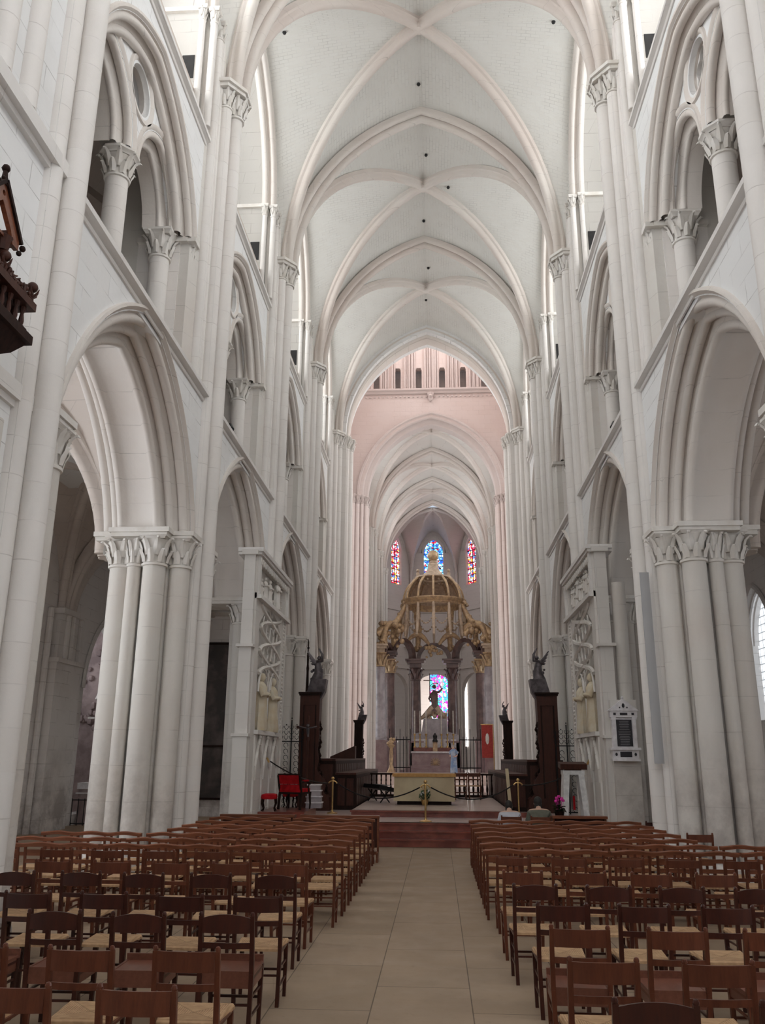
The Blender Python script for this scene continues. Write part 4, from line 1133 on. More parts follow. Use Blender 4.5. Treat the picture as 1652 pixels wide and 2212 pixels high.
for x, y, l in ((-3.93, 21.86, 'left'), (4.05, 22.26, 'right')):
    m = MB(); m.beam((x, y, 1.86), (x - .12 * (1 if x > 0 else -1) * -.4, y - .05, 1.97), .035); o = m.build('rope_end', 'brass'); tag(o, 'small brass hook holding the rope on the %s screen wall' % l, 'hook', 'rope hooks')

# ================================================================ red seats on the left podium
st('trim_14', 'redmarble', (-4.1, -2.95, 21.55, 23.6, .5, .70))
r = empty('armchair', (-3.50, 22.5, .70), math.radians(-18)); tag(r, 'dark wooden armchair with bright red velvet back and seat', 'armchair')
W = .62
for sx in (-1, 1):
    x = sx * W / 2
    m = MB(); m.beam((x, .02, 0), (x, .08, .42), .05); m.beam((x, .08, .42), (x, -.04, .84), .045, .04); m.build('leg', 'oak', r)
    m = MB(); m.tube([(x, .58, 0), (x, .60, .14), (x, .57, .3), (x, .58, .42)], [.02, .025, .032, .04], 8); m.build('leg', 'oak', r)
    m = MB(); m.tube([(x, .02, .66), (x, .3, .69), (x, .52, .66), (x, .58, .62)], .025, 8); m.tube([(x, .5, .42), (x, .48, .55), (x, .52, .65)], .02, 8); ar = m.build('armrest', 'oak', r)
    m = MB(); m.cbox((x, .3, .705), (.07, .26, .04)); m.build('arm_pad', 'velvet', ar)
m = MB(); m.cbox((0, .32, .46), (W - .02, .56, .10)); m.build('seat', 'velvet', r)
m = MB(); m.cbox((0, .32, .40), (W, .58, .05)); m.build('seat_rail', 'oak', r)
m = MB(); m.cbox((0, .0, .74), (W - .06, .07, .22), tilt=(.25, 0)); m.build('backrest', 'velvet', r)
m = MB(); m.cbox((0, .05, .54), (W - .08, .06, .14), tilt=(.15, 0)); m.build('lower_backrest', 'velvet', r)
m = MB(); m.cbox((0, -.035, .86), (W + .02, .05, .035)); m.build('crest_rail', 'oak', r)
def stool(x, y, z, rz, label, w=.50):
    r = empty('stool', (x, y, z), rz); tag(r, label, 'stool', 'red velvet stools')
    m = MB(); m.lathe((0, 0, 0), [(w * .50, .28), (w * .54, .33), (w * .50, .39), (w * .3, .41), (.01, .415)], 4, rot=PI / 4); m.build('cushion', 'velvet', r, smooth=60)
    for a in range(4):
        t = PI / 4 + a * PI / 2; c, s_ = math.cos(t) * w * .44, math.sin(t) * w * .44
        m = MB(); m.tube([(c, s_, .30), (c * 1.08, s_ * 1.08, .18), (c * .86, s_ * .86, .07), (c * 1.05, s_ * 1.05, 0)], [.028, .02, .015, .022], 7); m.build('leg', 'oak', r)
stool(-3.90, 21.95, .70, .1, 'red velvet stool with curved dark legs left of the armchair')
stool(-3.62, 23.40, .70, .5, 'red velvet stool half hidden behind the armchair', .42)
# small striped candle stand beside it
r = empty('plinth_stand', (-2.98, 23.45, .70)); tag(r, 'small grey stepped plinth beside the red armchair', 'plinth')
m = MB()
for k in range(4): m.box(-.16 - .015 * (3 - k), .16 + .015 * (3 - k), -.15, .15, .15 * k, .15 * k + .12)
m.build('block', 'greymarble', r)
m = MB()
for k in range(4): m.box(-.18 - .015 * (3 - k), .18 + .015 * (3 - k), -.17, .17, .15 * k + .12, .15 * k + .15)
m.build('ledge', 'tablet', r)
r = empty('processional_cross', (-3.42, 24.9, .5)); tag(r, 'tall red-brown wooden cross on a pole beside the left stall end', 'cross')
m = MB(); m.cyl(0, 0, .0, 2.65, .035, 10); m.lathe((0, 0, 0), [(.22, 0), (.2, .05), (.06, .1)], 8); m.build('pole', 'oakred', r)
m = MB(); m.box(-.34, .34, -.02, .02, 2.28, 2.36); m.box(-.04, .04, -.02, .02, 1.95, 2.65); m.build('cross', 'oakred', r)
m = MB(); m.ball((.0, -.05, 2.36), .05, 8); m.tube([(-.26, -.04, 2.34), (0, -.05, 2.28), (.26, -.04, 2.34)], .022, 6); m.tube([(0, -.05, 2.3), (.01, -.05, 2.05)], [.05, .025], 7); m.build('figure', 'bronze', r)

# ================================================================ lectern, plant, banner stand
r = empty('lectern', (3.62, 21.9, .5)); tag(r, 'white splayed lectern with dark wooden book rest beside the carved screen', 'lectern')
m = MB()
for e in (-1, 1): m.ring_strip([[(e * .10, -.2, 1.2), (e * .24, -.2, 1.2), (e * .24, .2, 1.2), (e * .10, .2, 1.2)], [(e * .20, -.26, 0), (e * .33, -.26, 0), (e * .33, .26, 0), (e * .20, .26, 0)]], True, True)
m.box(-.26, .26, -.2, .2, 1.12, 1.22); m.box(-.36, .36, -.32, .32, 0, .04); m.build('body', 'white', r, smooth=20)
m = MB(); m.cbox((0, 0, 1.33), (.64, .44, .13), tilt=(.12, 0)); m.box(-.2, .2, -.1, .1, 1.2, 1.28); m.build('book_rest', 'oakred', r)
m = MB(); m.box(-.03, .02, -.02, .0, .30, .62); m.build('red_stole', 'velvet', r)
r = empty('potted_cyclamen', (2.85, 18.9, .0)); tag(r, 'dark potted plant with magenta blossoms on its stand at the right kneeling desk', 'potted plant')
m = MB(); m.box(-.14, .14, -.14, .14, 0, .78); m.build('stand', 'oak', r)
m = MB(); m.lathe((0, 0, .78), [(.07, 0), (.105, .14), (.115, .15), (.10, .16)], 14); m.build('pot', 'oak', r)
m = MB()
for k in range(44):
    a = rr.uniform(0, 2 * PI); t = rr.uniform(.04, .15); h = .9 + rr.uniform(.02, .17); x, y = t * math.cos(a), t * math.sin(a)
    m.tube([(0, 0, .92), (x * .6, y * .6, h - .02), (x, y, h)], .004, 4)
    m.grid([[(x - .03, y - .03, h), (x, y - .035, h + .012), (x + .03, y - .03, h)], [(x - .035, y, h - .01), (x, y, h + .01), (x + .035, y, h - .01)], [(x - .02, y + .03, h - .02), (x, y + .035, h), (x + .02, y + .03, h - .02)]])
m.build('foliage', 'leafgreen', r, kind='stuff')
for (x, y, h) in ((-.05, -.02, 1.19), (.0, .0, 1.22), (.05, -.03, 1.16), (.09, .0, 1.14), (-.02, .04, 1.15), (.07, .05, 1.18), (-.07, -.04, 1.13)):
    m = MB(); m.tube([(x * .4, y * .4, .92), (x, y, h - .03)], .004, 4)
    for q in range(5):
        t = q * 2 * PI / 5; m.ball((x + .016 * math.cos(t), y + .016 * math.sin(t), h + .008), .019, 6, (1, 1, 1.5))
    m.build('blossom', 'magenta', r)
r = empty('gilded_staff', (2.30, 24.6, .50)); tag(r, 'flat pale gilded staff leaning upright beside the right brass post', 'staff')
m = MB(); m.ring_strip([[(-.045, -.02, 0), (.045, -.02, 0), (.045, .02, 0), (-.045, .02, 0)], [(-.125, -.02, 1.22), (-.035, -.02, 1.22), (-.035, .02, 1.22), (-.125, .02, 1.22)]], True, True); m.build('blade', 'altar', r, smooth=0)
# ================================================================ carved stall ends and desks
def angel(mb, x, y, z, h, s, seed=0):
    """small winged figure leaning out over the stall end"""
    q = random.Random(seed)
    mb.tube([(x, y, z), (x - s * .06 * h, y, z + .25 * h), (x - s * .02 * h, y, z + .5 * h)], [.20 * h, .15 * h, .10 * h], 9)
    mb.tube([(x - s * .02 * h, y, z + .45 * h), (x - s * .05 * h, y - .02, z + .62 * h)], [.13 * h, .05 * h], 8)
    mb.ball((x - s * .07 * h, y, z + .70 * h), .075 * h, 9)
    for e in (-1, 1):
        mb.tube([(x, y + e * .08 * h, z + .58 * h), (x - s * .16 * h, y + e * .14 * h, z + .62 * h), (x - s * .16 * h, y + e * .10 * h, z + .82 * h), (x - s * .06 * h, y + e * .08 * h, z + 1.0 * h)], [.045 * h, .035 * h, .03 * h, .02 * h], 6)
        for k in range(5):
            a = .3 + k * .22; mb.tube([(x + s * .05 * h, y + e * .05 * h, z + .55 * h), (x + s * (.18 + .03 * k) * h, y + e * .12 * h, z + (.5 + .1 * k) * h)], [.05 * h, .015 * h], 5)
    for k in range(8):
        a = q.uniform(0, 6.28); mb.ball((x + .16 * h * math.cos(a), y + .12 * h * math.sin(a), z + q.uniform(0, .35) * h), q.uniform(.03, .06) * h, 6)

def stall_end(x_out, y, z0, H, s, label, dep=.5, sc=1.):
    r = empty('stall_end', (x_out, y, z0)); tag(r, label, 'stall end', 'carved dark wooden stall ends')
    i = -s      # towards the nave axis
    w = .60 * sc
    out = [(0, 0), (0, H), (i * w, H), (i * w * .97, H * .72), (i * w * 1.0, H * .62), (i * w * .93, H * .52), (i * w * 1.0, H * .42), (i * w * .94, H * .34), (i * w * 1.25, H * .26), (i * w * 1.38, H * .2), (i * w * 1.30, H * .15), (i * w * 1.55, H * .11), (i * w * 1.6, 0)]
    m = MB(); m.plate([out if s > 0 else out], lambda a, b, t: (a, t, b), 0, dep); m.build('side_panel', 'oakred' if sc > .9 else 'oak', r, smooth=20)
    m = MB(); m.box(-i * .05, i * (w + .05), -.06, dep + .06, H, H + .05); m.box(-i * .03, i * (w + .02), -.03, dep + .03, H - .05, H); m.build('cornice', 'oak', r)
    m = MB(); q = random.Random(int(abs(x_out * 10)))
    for k in range(16):
        t = k / 15.; z = H * (.14 + .58 * t); xx = i * w * (1.34 - .42 * min(1, t * 3) + .05 * math.sin(k * 1.9))
        m.tube([(xx, dep * .5, z), (xx + i * .06, dep * .4, z + .05), (xx + i * .04, dep * .35, z + .12), (xx - i * .01, dep * .4, z + .13)], [.055 * sc, .04 * sc, .025 * sc, .015 * sc], 6)
        if k % 3 == 0: m.ball((xx, dep * .3, z), .055 * sc, 7)
    m.tube([(i * w * .2, -.015, H * .12), (i * w * .2, -.015, H * .9), (i * w * .8, -.015, H * .9), (i * w * .8, -.015, H * .12)], .018, 5)
    m.build('carving', 'oak', r, smooth=50)
    m = MB(); zc = H + .02
    m.ring_strip([[(i * w * .5, .02, zc + .42 * sc), (i * (w + .17), .02, zc + .42 * sc), (i * (w + .17), dep, zc + .42 * sc), (i * w * .5, dep, zc + .42 * sc)], [(i * w * .3, .06, zc), (i * (w + .12), .06, zc + .05), (i * (w + .12), dep - .04, zc + .05), (i * w * .3, dep - .04, zc)], [(i * w * .6, .08, zc - .08), (i * (w + .02), .08, zc - .14), (i * (w + .02), dep - .06, zc - .14), (i * w * .6, dep - .06, zc - .08)]], True, True)
    cn = m.build('console', 'bronze', r, smooth=30)
    m = MB(); angel(m, i * (w * .75), dep * .45, zc + .40 * sc, .95 * sc, -i, int(abs(y))); m.build('angel', 'bronze', cn, smooth=60)
    return r
r = stall_end(-3.79, 25.6, .5, 3.32, -1, 'tall carved stall end left of the altar, crowned by a dark angel')
m = MB(); m.lathe((.16, .25, 4.5 - .5), [(.05, -.6), (.035, 0), (.045, .1), (.03, .2), (.035, .5), (.02, .52), (.02, .9), (.005, 1.0)], 6)
for k in range(5): m.ball((.16, .25, 3.6 + .18 * k + .4), .04, 5)
m.build('pinnacle', 'oak', r)
stall_end(3.84, 25.6, .5, 3.32, 1, 'tall carved stall end right of the altar, crowned by a dark angel')
stall_end(-3.30, 37.6, .5, 3.0, -1, 'smaller carved stall end farther back on the left', .35, .62)
stall_end(3.52, 37.6, .5, 3.0, 1, 'smaller carved stall end farther back on the right', .35, .62)

def desk_row(x0, x1, y0, y1, z0, z1, label, rail=True):
    r = empty('choir_stall', ((x0 + x1) / 2, y0, z0)); tag(r, label, 'choir stall', 'dark choir stall desks'); a = (x1 - x0) / 2; H = z1 - z0; D = y1 - y0
    m = MB(); m.box(-a, a, 0, D, 0, H - .06); m.build('desk_front', 'oak', r)
    m = MB(); m.box(-a, a, -.05, D + .05, H - .06, H); m.build('desk_top', 'oakred', r)
    m = MB()
    n = max(2, int(2 * a / .42))
    for k in range(n):
        xa = -a + .05 + k * (2 * a - .1) / n; m.box(xa + .03, xa + (2 * a - .1) / n - .03, -.012, 0, .12, H - .16); m.box(xa + .07, xa + (2 * a - .1) / n - .07, -.02, -.01, .2, H - .24)
    nn = int(D / .6)
    for k in range(nn):
        ya = .05 + k * (D - .1) / nn
        for e in ((1,) if x0 < 0 else (-1,)): m.box(e * a, e * (a + .012), ya + .05, ya + (D - .1) / nn - .05, .12, H - .16)
    m.build('panelling', 'oakred', r)
    return r
desk_row(-3.85, -2.75, 26.2, 37.0, .5, 1.95, 'tall dark back row of choir stalls on the left')
desk_row(-2.75, -2.12, 26.2, 35.5, .5, 1.55, 'low dark front row of choir desks on the left')
desk_row(2.95, 4.0, 26.2, 37.0, .5, 1.95, 'tall dark back row of choir stalls on the right')
desk_row(2.32, 2.95, 26.2, 35.5, .5, 1.55, 'low dark front row of choir desks on the right')
def open_book(x, y, z, rz, label, sc=1.):
    r = empty('book_stand', (x, y, z), rz); tag(r, label, 'book stand', 'book stands on the desks')
    m = MB(); m.ring_strip([[(-.42 * sc, 0, 0), (.42 * sc, 0, 0), (.42 * sc, .5, 0), (-.42 * sc, .5, 0)], [(-.42 * sc, 0, .06), (.42 * sc, 0, .42 * sc), (.42 * sc, .5, .42 * sc), (-.42 * sc, .5, .06)]], True, True); m.build('rest', 'oakred', r, smooth=0)
open_book(-2.92, 29.6, 1.95, 0, 'slanted red-brown book rest on the left stalls')
r = empty('glass_pair', (-2.78, 26.2, 1.97)); 
bpy.data.objects.remove(r)

# dark keyboard desk and balustrade behind the altar
r = empty('keyboard_desk', (-1.56, 27.8, .66), .4); tag(r, 'black slanting keyboard desk in front of the left choir desks', 'keyboard')
m = MB(); m.cbox((0, 0, .42), (.50, 1.6, .12), tilt=(0, .2)); m.build('case', 'black', r)
m = MB(); m.cbox((.12, 0, .50), (.14, 1.3, .02), tilt=(0, .2)); m.build('keys', 'white', r)
for e in (-1, 1):
    m = MB(); m.beam((-.15, e * .6, 0), (.15, e * .6, .38), .03); m.beam((.15, e * .6, 0), (-.15, e * .6, .38), .03); m.build('leg', 'iron', r)
def balustrade(x0, x1, y, z, label):
    r = empty('balustrade', ((x0 + x1) / 2, y, z)); tag(r, label, 'balustrade', 'dark balustrades behind the altar'); a = (x1 - x0) / 2
    m = MB(); m.box(-a, a, -.06, .06, .74, .80); m.build('handrail', 'oak', r); m = MB(); m.box(-a, a, -.06, .06, 0, .08); m.build('bottom_rail', 'oak', r)
    n = int(2 * a / .17)
    for k in range(n + 1):
        m = MB(); m.lathe((-a + .05 + k * (2 * a - .1) / n, 0, .08), [(.03, 0), (.022, .05), (.035, .12), (.042, .2), (.03, .3), (.018, .42), (.03, .48), (.02, .54), (.03, .66)], 8); m.build('baluster', 'oak', r)
balustrade(.86, 2.25, 31.4, .66, 'dark turned balustrade behind the altar on the right')
balustrade(-2.1, -1.15, 31.4, .66, 'dark turned balustrade behind the altar on the left')
for k, (x, y) in enumerate(((1.07, 29.4), (1.52, 29.5))):
    o = copy_tree(PR['A']); o.location = (x, y, .66); o.rotation_euler = (0, 0, .1 - .2 * k)
    tag(o, ('rush-seated chair right behind the altar edge', 'rush-seated chair behind the altar, nearer the right desks')[k], 'chair', 'chairs beyond the altar')

# ================================================================ carved screen walls against the piers
def saint(mb, x, y, z, h, seed=0, face=1, lw=1.):
    """robed standing saint; face = +1 looks towards +x"""
    q = random.Random(seed); n = 22; rings = []
    for t, rr_ in ((0, .17), (.05, .185), (.3, .15), (.5, .145), (.62, .135), (.74, .15), (.80, .10), (.84, .05)):
        rings.append([(x + h * rr_ * (1 + .13 * math.sin(5 * a * 1.0 + seed + t * 3) * (1 - t)) * math.cos(a) * .75, y + lw * h * rr_ * (1 + .13 * math.sin(7 * a + seed) * (1 - t)) * math.sin(a), z + h * t) for a in [2 * PI * k / n for k in range(n)]])
    mb.ring_strip(rings, True, True)
    mb.ball((x + face * .01, y, z + h * .91), h * .075, 10, (1, .85 * lw, 1.15))
    for e in (-1, 1):
        mb.tube([(x, y + lw * e * h * .14, z + h * .76), (x + face * h * .07, y + lw * e * h * .17, z + h * .6), (x + face * h * .15, y + e * h * .05, z + h * .62)], [h * .045, h * .05, h * .03], 8)

def tracery(P, z0, z1, w, depth=.07):
    """flowing net tracery in a tall panel: P(a, z, t)"""
    m = MB(); bars = []
    def bar(pts, r=.055): m.tube([P(a, z, -.03) for a, z in pts], r, 5)
    H = z1 - z0
    def S(sg): return [(sg * w * .5 * math.cos(PI * t), z0 + H * (.0 + .33 * t)) for t in [k / 10 for k in range(11)]]
    for b0 in (0, .33, .66):
        for sg in (-1, 1):
            bar([(sg * w * .5 * math.cos(PI * t) , z0 + H * (b0 + .34 * t)) for t in [k / 10 for k in range(11)]])
    for c in (.17, .50, .83):
        for sx in (-.27, .27) if c == .5 else (0,):
            for k in range(4):
                a = k * PI / 2 + PI / 4
                cx, cz, rr_ = sx * w, z0 + H * c, w * .15
                bar([(cx + rr_ * .3 * math.cos(a), cz + rr_ * .5 * math.sin(a)), (cx + rr_ * 1.1 * math.cos(a + .3), cz + rr_ * 1.6 * math.sin(a + .3)), (cx + rr_ * 1.2 * math.cos(a - .3), cz + rr_ * 1.7 * math.sin(a - .3))], .022)
    for sg in (-1, 1):
        bar([(sg * w * .25 + w * .24 * math.cos(PI * t), z0 - .45 + .62 * math.sin(PI * t)) for t in [k / 10 for k in range(11)]], .03)
    return m

def screen(s, scene):
    side = 'left' if s < 0 else 'right'
    y0, y1 = 20.40, 24.7; xf = 4.13
    root = empty('carved_screen', (s * xf, (y0 + y1) / 2, .5)); ym = (y0 + y1) / 2; hw = (y1 - y0) / 2
    tag(root, 'white carved stone screen with two ochre saints %s of the choir entrance' % side, 'carved screen', 'carved screen walls at the choir entrance')
    z = lambda v: v - .5
    P = lambda a, b, t: (s * t, a, z(b))           # a along Y (local), b world height, t depth behind the face
    m = MB()
    m.plate([[(-hw, .5), (hw, .5), (hw, 6.95), (-hw, 6.95)], [(-1.65, 2.62), (1.32, 2.62), (1.32, 5.25), (.7, 5.62), (-.15, 5.8), (-1.0, 5.62), (-1.65, 5.25)], [(-1.75, 5.95), (1.75, 5.95), (1.75, 6.75), (-1.75, 6.75)]], P, 0, .16)
    m.box(s * .15, s * .34, -hw, hw, 0, z(6.95)); m.box(s * .005, s * .3, -hw - .02, -hw + .25, 0, z(3.1))
    m.build('wall_slab', 'screen', root, smooth=20)
    m = MB()
    m.box(-s * .14, s * .5, -hw - .12, hw + .12, z(6.95), z(7.05)); m.box(-s * .10, s * .5, -hw - .08, hw + .08, z(6.88), z(6.95))
    m.build('cornice', 'trim', root, smooth=20)
    m = MB(); m.box(-s * .12, s * .2, -hw, hw, z(5.78), z(5.88)); m.box(-s * .05, s * .2, -hw, hw, z(5.88), z(5.92)); m.build('string_moulding', 'trim', root, smooth=20)
    for a in (-hw + .03, hw - .19): m = MB(); m.box(-s * .06, s * .1, a, a + .16, z(5.9), z(6.9)); m.build('panel_pilaster', 'trim', root, smooth=20)
    m = MB(); m.box(-s * .10, s * .2, -1.75, 1.4, z(2.52), z(2.62)); m.build('statue_shelf', 'trim', root, smooth=20)
    m = MB(); m.box(s * .02, s * .36, -hw - .24, -hw + .01, 0, z(2.5)); m.box(s * .04, s * .34, -hw - .17, -hw + .01, z(2.5), z(4.6)); m.box(s * .05, s * .33, -hw - .11, -hw + .01, z(4.6), z(6.9))
    for q in (2.5, 4.6): m.box(-s * .02, s * .40, -hw - .28, -hw + .02, z(q) - .05, z(q) + .02)
    m.box(-s * .02, s * .38, -hw - .2, -hw + .02, z(6.86), z(6.98)); m.build('buttress', 'screen', root, smooth=20)
    m = MB()      # leaf border, gables and blind panels below
    q = random.Random(5 + s)
    for k in range(30):
        zz = z(2.5) + k * .108
        for a in (1.5, 1.64): m.ball((-s * .01, a + q.uniform(-.02, .02), zz + q.uniform(-.02, .02)), .045, 6)
    for a in (1.40, 1.78): m.box(-s * .04, s * .05, a - .02, a + .02, z(.9), z(5.8))
    m.build('leaf_border', 'carve', root, smooth=60); m = MB()
    for a in (-1.7, -.7, .3, 1.3): m.tube([(-s * .01, a, z(.55)), (-s * .01, a, z(2.5))], .035, 6)
    for a0 in (-1.2, -.2, .8):
        m.tube([(-s * .03, a0 - .45, z(1.75)), (-s * .03, a0, z(2.45)), (-s * .03, a0 + .45, z(1.75))], .045, 6); m.ball((-s * .04, a0, z(2.46)), .06, 6)
        for t in (.25, .5, .75):
            for e in (-1, 1): m.ball((-s * .05, a0 + e * .45 * (1 - t), z(1.75 + .7 * t)), .035, 5)
        m.tube([(-s * .04, a0 - .45, z(1.75)), (-s * .05, a0 - .45, z(1.45))], [.05, .02], 6)
    m.build('blind_gables', 'carve', root, smooth=60); m = MB()
    for k in range(16):
        a = -hw + .1 + k * (2 * hw - .2) / 15; m.ball((-s * .02, a, z(6.80)), .07, 6, (.8, 1, .8)); m.tube([(-s * .04, a - .06, z(6.78)), (-s * .07, a, z(6.66)), (-s * .04, a + .06, z(6.78))], .025, 5)
    m.box(-s * .03, s * .04, -hw + .05, hw - .05, z(6.72), z(6.87)); m.build('leaf_frieze', 'carve', root, smooth=60); m = MB(); m.box(-s * .02, s * .05, -1.9, 1.9, z(.5), z(.75)); m.build('plinth', 'carve', root)
    t = tracery(lambda a, b, u: (s * (u + .03), a - .16, z(b)), 4.0, 5.75, 2.7); t.build('tracery', 'carve', root, smooth=60)
    for k, a in enumerate((-.95, .55)):
        m = MB(); saint(m, s * .04, a, z(2.62), 1.45, k * 2 + s, -s, 1.15); m.build('saint', 'ochre', root, smooth=60)
    m = MB(); m.tube([(s * .02, -.18, z(2.6)), (s * .02, -.18, z(4.2))], .035, 6); m.tube([(-s * .04, 1.08, z(2.6)), (-s * .04, 1.04, z(4.2)), (-s * .04, .85, z(4.3))], .025, 6); m.build('staff', 'carve', root)
    m = MB(); q = random.Random(9)
    if s < 0:      # a larger figure and smaller ones beside it
        saint(m, s * .02, .55, z(5.93), .84, 3, -s, 1.6); saint(m, s * .05, -.35, z(5.93), .66, 5, -s, 1.4); saint(m, s * .05, -.95, z(5.93), .62, 6, -s, 1.4); saint(m, s * .06, -1.4, z(5.93), .5, 7, -s, 1.3)
    else:
        for k in range(9): saint(m, s * .07, -1.4 + .34 * k, z(5.93 + .12 * (k % 3)), .52 + .1 * (k % 2), k, -s, 1.4)
    for k in range(40): m.ball((s * .08, q.uniform(-1.6, 1.6), z(q.uniform(5.93, 6.35 if s < 0 else 6.7))), q.uniform(.03, .08), 6)
    m.build('relief', 'carve', root, smooth=60)
screen(-1, 0); screen(1, 1)

# ================================================================ wrought iron grilles beside the stalls
def grille(x, y, z, w, h, label, rz=0.):
    r = empty('iron_grille', (x, y, z), rz); tag(r, label, 'iron grille', 'wrought iron grilles beside the screens')
    m = MB()
    for a in (-w / 2, 0, w / 2): m.tube([(a, 0, 0), (a, 0, h if a else h * 1.08)], .018, 6)
    m.tube([(-w / 2, 0, h * .82), (w / 2, 0, h * .82)], .016, 6); m.tube([(-w / 2, 0, .05), (w / 2, 0, .05)], .02, 6)
    m.build('frame', 'iron', r)
    m = MB()
    for k in range(int(h * .8 / .17)):
        zc = .12 + k * .17
        for c in (-w / 4, w / 4): m.tube([(c + .065 * math.cos(a), 0, zc + .065 * math.sin(a)) for a in [-.6 + 5.2 * q / 9 for q in range(10)]], .008, 5)
    for c in (-w / 2, -w / 4, 0, w / 4, w / 2):
        for q in range(3):
            zz = h * (.84 + .06 * q)
            for e in (-1, 1): m.tube([(c, 0, zz), (c + e * .05, 0, zz + .05), (c + e * .06, 0, zz + .1), (c + e * .03, 0, zz + .11)], .007, 4)
        m.ball((c, 0, h * (1.02 if c else 1.1)), .02, 5)
    m.build('scrollwork', 'iron', r, smooth=50)
grille(-3.95, 25.2, .5, .62, 2.35, 'black scrolled iron grille between the left screen wall and the stall end')
grille(4.0, 25.2, .5, .62, 2.25, 'black scrolled iron grille between the right screen wall and the stall end')

# ================================================================ memorial tablet, grey strip, notice, spotlights
r = empty('memorial_tablet', (4.53, 19.98, 1.95)); r.scale = (.92, .92, .885); tag(r, 'white marble memorial tablet with black panel and gabled top on the right pier', 'memorial tablet')
m = MB(); m.box(-.33, .33, -.10, .1, 0, .06); m.box(-.31, .31, -.07, .1, .06, .27); m.box(-.36, .36, -.12, .1, .27, .33); m.box(-.26, .26, -.05, .1, .33, 1.08); m.box(-.33, .33, -.1, .1, 1.08, 1.24)
for e in (-1, 1): m.box(e * .20, e * .29, -.09, .1, .33, 1.08); m.box(e * .19, e * .31, -.1, .1, 1.02, 1.08)
m.ring_strip([[(-.38, -.12, 1.24), (.38, -.12, 1.24), (0, -.12, 1.54)], [(-.38, .1, 1.24), (.38, .1, 1.24), (0, .1, 1.54)]], True, True); m.ball((0, -.06, 1.57), .035, 8)
sr = m.build('surround', 'tablet', r, smooth=20)
m = MB(); m.box(-.185, .185, -.065, -.04, .36, 1.02); ip = m.build('inscription_panel', 'slate', r)
m = MB(); m.box(-.14, .14, -.085, -.06, .10, .23)
for e in (-1, 1): m.ball((e * .23, -.07, .165), .03, 10, (1, .4, 1.4)); m.box(e * .19, e * .25, -.11, -.09, 1.13, 1.19)
m.box(-.09, .09, -.11, -.09, 1.13, 1.19); m.ball((0, -.12, 1.37), .045, 10, (.8, .3, 1.3))
for e in (-1, 1): m.ball((e * .09, -.12, 1.32), .02, 8, (1, .3, 1))
m.build('inlay', 'slate', sr)
m = MB(); q = random.Random(4)
for k in range(15):
    zz = .98 - k * .041; a = q.uniform(.10, .155); m.box(-a, a, -.0665, -.064, zz - .006, zz + .002)
m.build('lettering', 'greystrip', ip, smooth=0)
m = MB(); m.cyl(4.72, 20.42, 0, 6.1, .17, 16); m.box(4.28, 4.86, 20.05, 20.5, 0, 3.3); m.build('pillar', 'pier', kind='structure')
r = empty('cable_cover', (4.285, 16.02, 1.92)); tag(r, 'flat grey cable cover running up the front shaft of the right pillar', 'cable cover')
m = MB()
m.box(-.085, .085, -.012, .012, 0, 3.5); m.build('cover', 'greystrip', r)
r = empty('framed_notice', (5.22, 22.55, 1.1)); tag(r, 'small framed white notice on the pier below the memorial tablet', 'notice')
m = MB(); m.box(-.11, .11, -.09, -.07, 0, .42); m.build('frame', 'black', r); m = MB(); m.box(-.08, .11, -.095, -.085, .0, .36); m.build('sheet', 'white', r); m = MB(); m.ball((.03, -.10, .18), .05, 8, (1, .1, 1.8)); m.build('picture', 'soot', r)
def spotlight(x, y, z, s, label):
    r = empty('spotlight', (x, y, z)); tag(r, label, 'spotlight', 'black spotlights on the gallery sill')
    m = MB(); m.tube([(0, 0, -.02), (0, 0, .12), (-s * .02, -.05, .18)], .012, 6); m.cyl(0, 0, -.03, .0, .05, 10); m.build('bracket', 'black', r)
    m = MB(); m.tube([(-s * .03, .04, .26), (-s * .12, -.12, .08)], [.055, .06], 12); m.build('lamp_head', 'black', r)
spotlight(-4.66, 18.7, 9.47, -1, 'small black spotlight on the left gallery sill beside a pillar')
spotlight(4.66, 19.0, 9.47, 1, 'small black spotlight on the right gallery sill beside a pillar')

# ================================================================ carved wooden pulpit high on the left wall
r = empty('pulpit', (-4.54, 7.85, 6.20)); tag(r, 'dark carved wooden loft with balusters and gabled canopy high on the left wall', 'pulpit')
D, LEN = .52, 2.6
m = MB(); m.box(-.02, D + .06, -LEN, .02, 0, .10); m.box(0, D, -LEN, -.03, .10, .17)
m.ring_strip([[(0, -LEN, 0), (D, -LEN, 0), (D, 0, 0), (0, 0, 0)], [(0, -LEN, -.16), (D * .86, -LEN, -.16), (D * .86, -.14, -.16), (0, -.14, -.16)], [(0, -LEN, -.34), (D * .6, -LEN, -.34), (D * .6, -.42, -.34), (0, -.42, -.34)], [(0, -LEN, -.5), (D * .25, -LEN, -.5), (D * .25, -.9, -.5), (0, -.9, -.5)]], True, True)
m.build('floor_base', 'oak', r, smooth=30)
k = 0
for i in range(15):
    y = -.07 - i * .14; m = MB(); m.lathe((D - .05, y, .17), [(.035, 0), (.035, .02), (.022, .035), (.030, .08), (.024, .13), (.018, .17), (.032, .20), (.036, .24)], 8); m.build('baluster', 'oakred', r)
for i in range(3):
    m = MB(); m.lathe((D - .16 - i * .13, -.05, .17), [(.035, 0), (.022, .035), (.030, .08), (.018, .17), (.032, .20), (.036, .24)], 8); m.build('baluster', 'oakred', r)
m = MB(); m.box(-.0, D + .04, -LEN, .04, .41, .50); m.box(0, D, -LEN, 0, .50, .53); m.build('handrail', 'oakred', r)
m = MB()
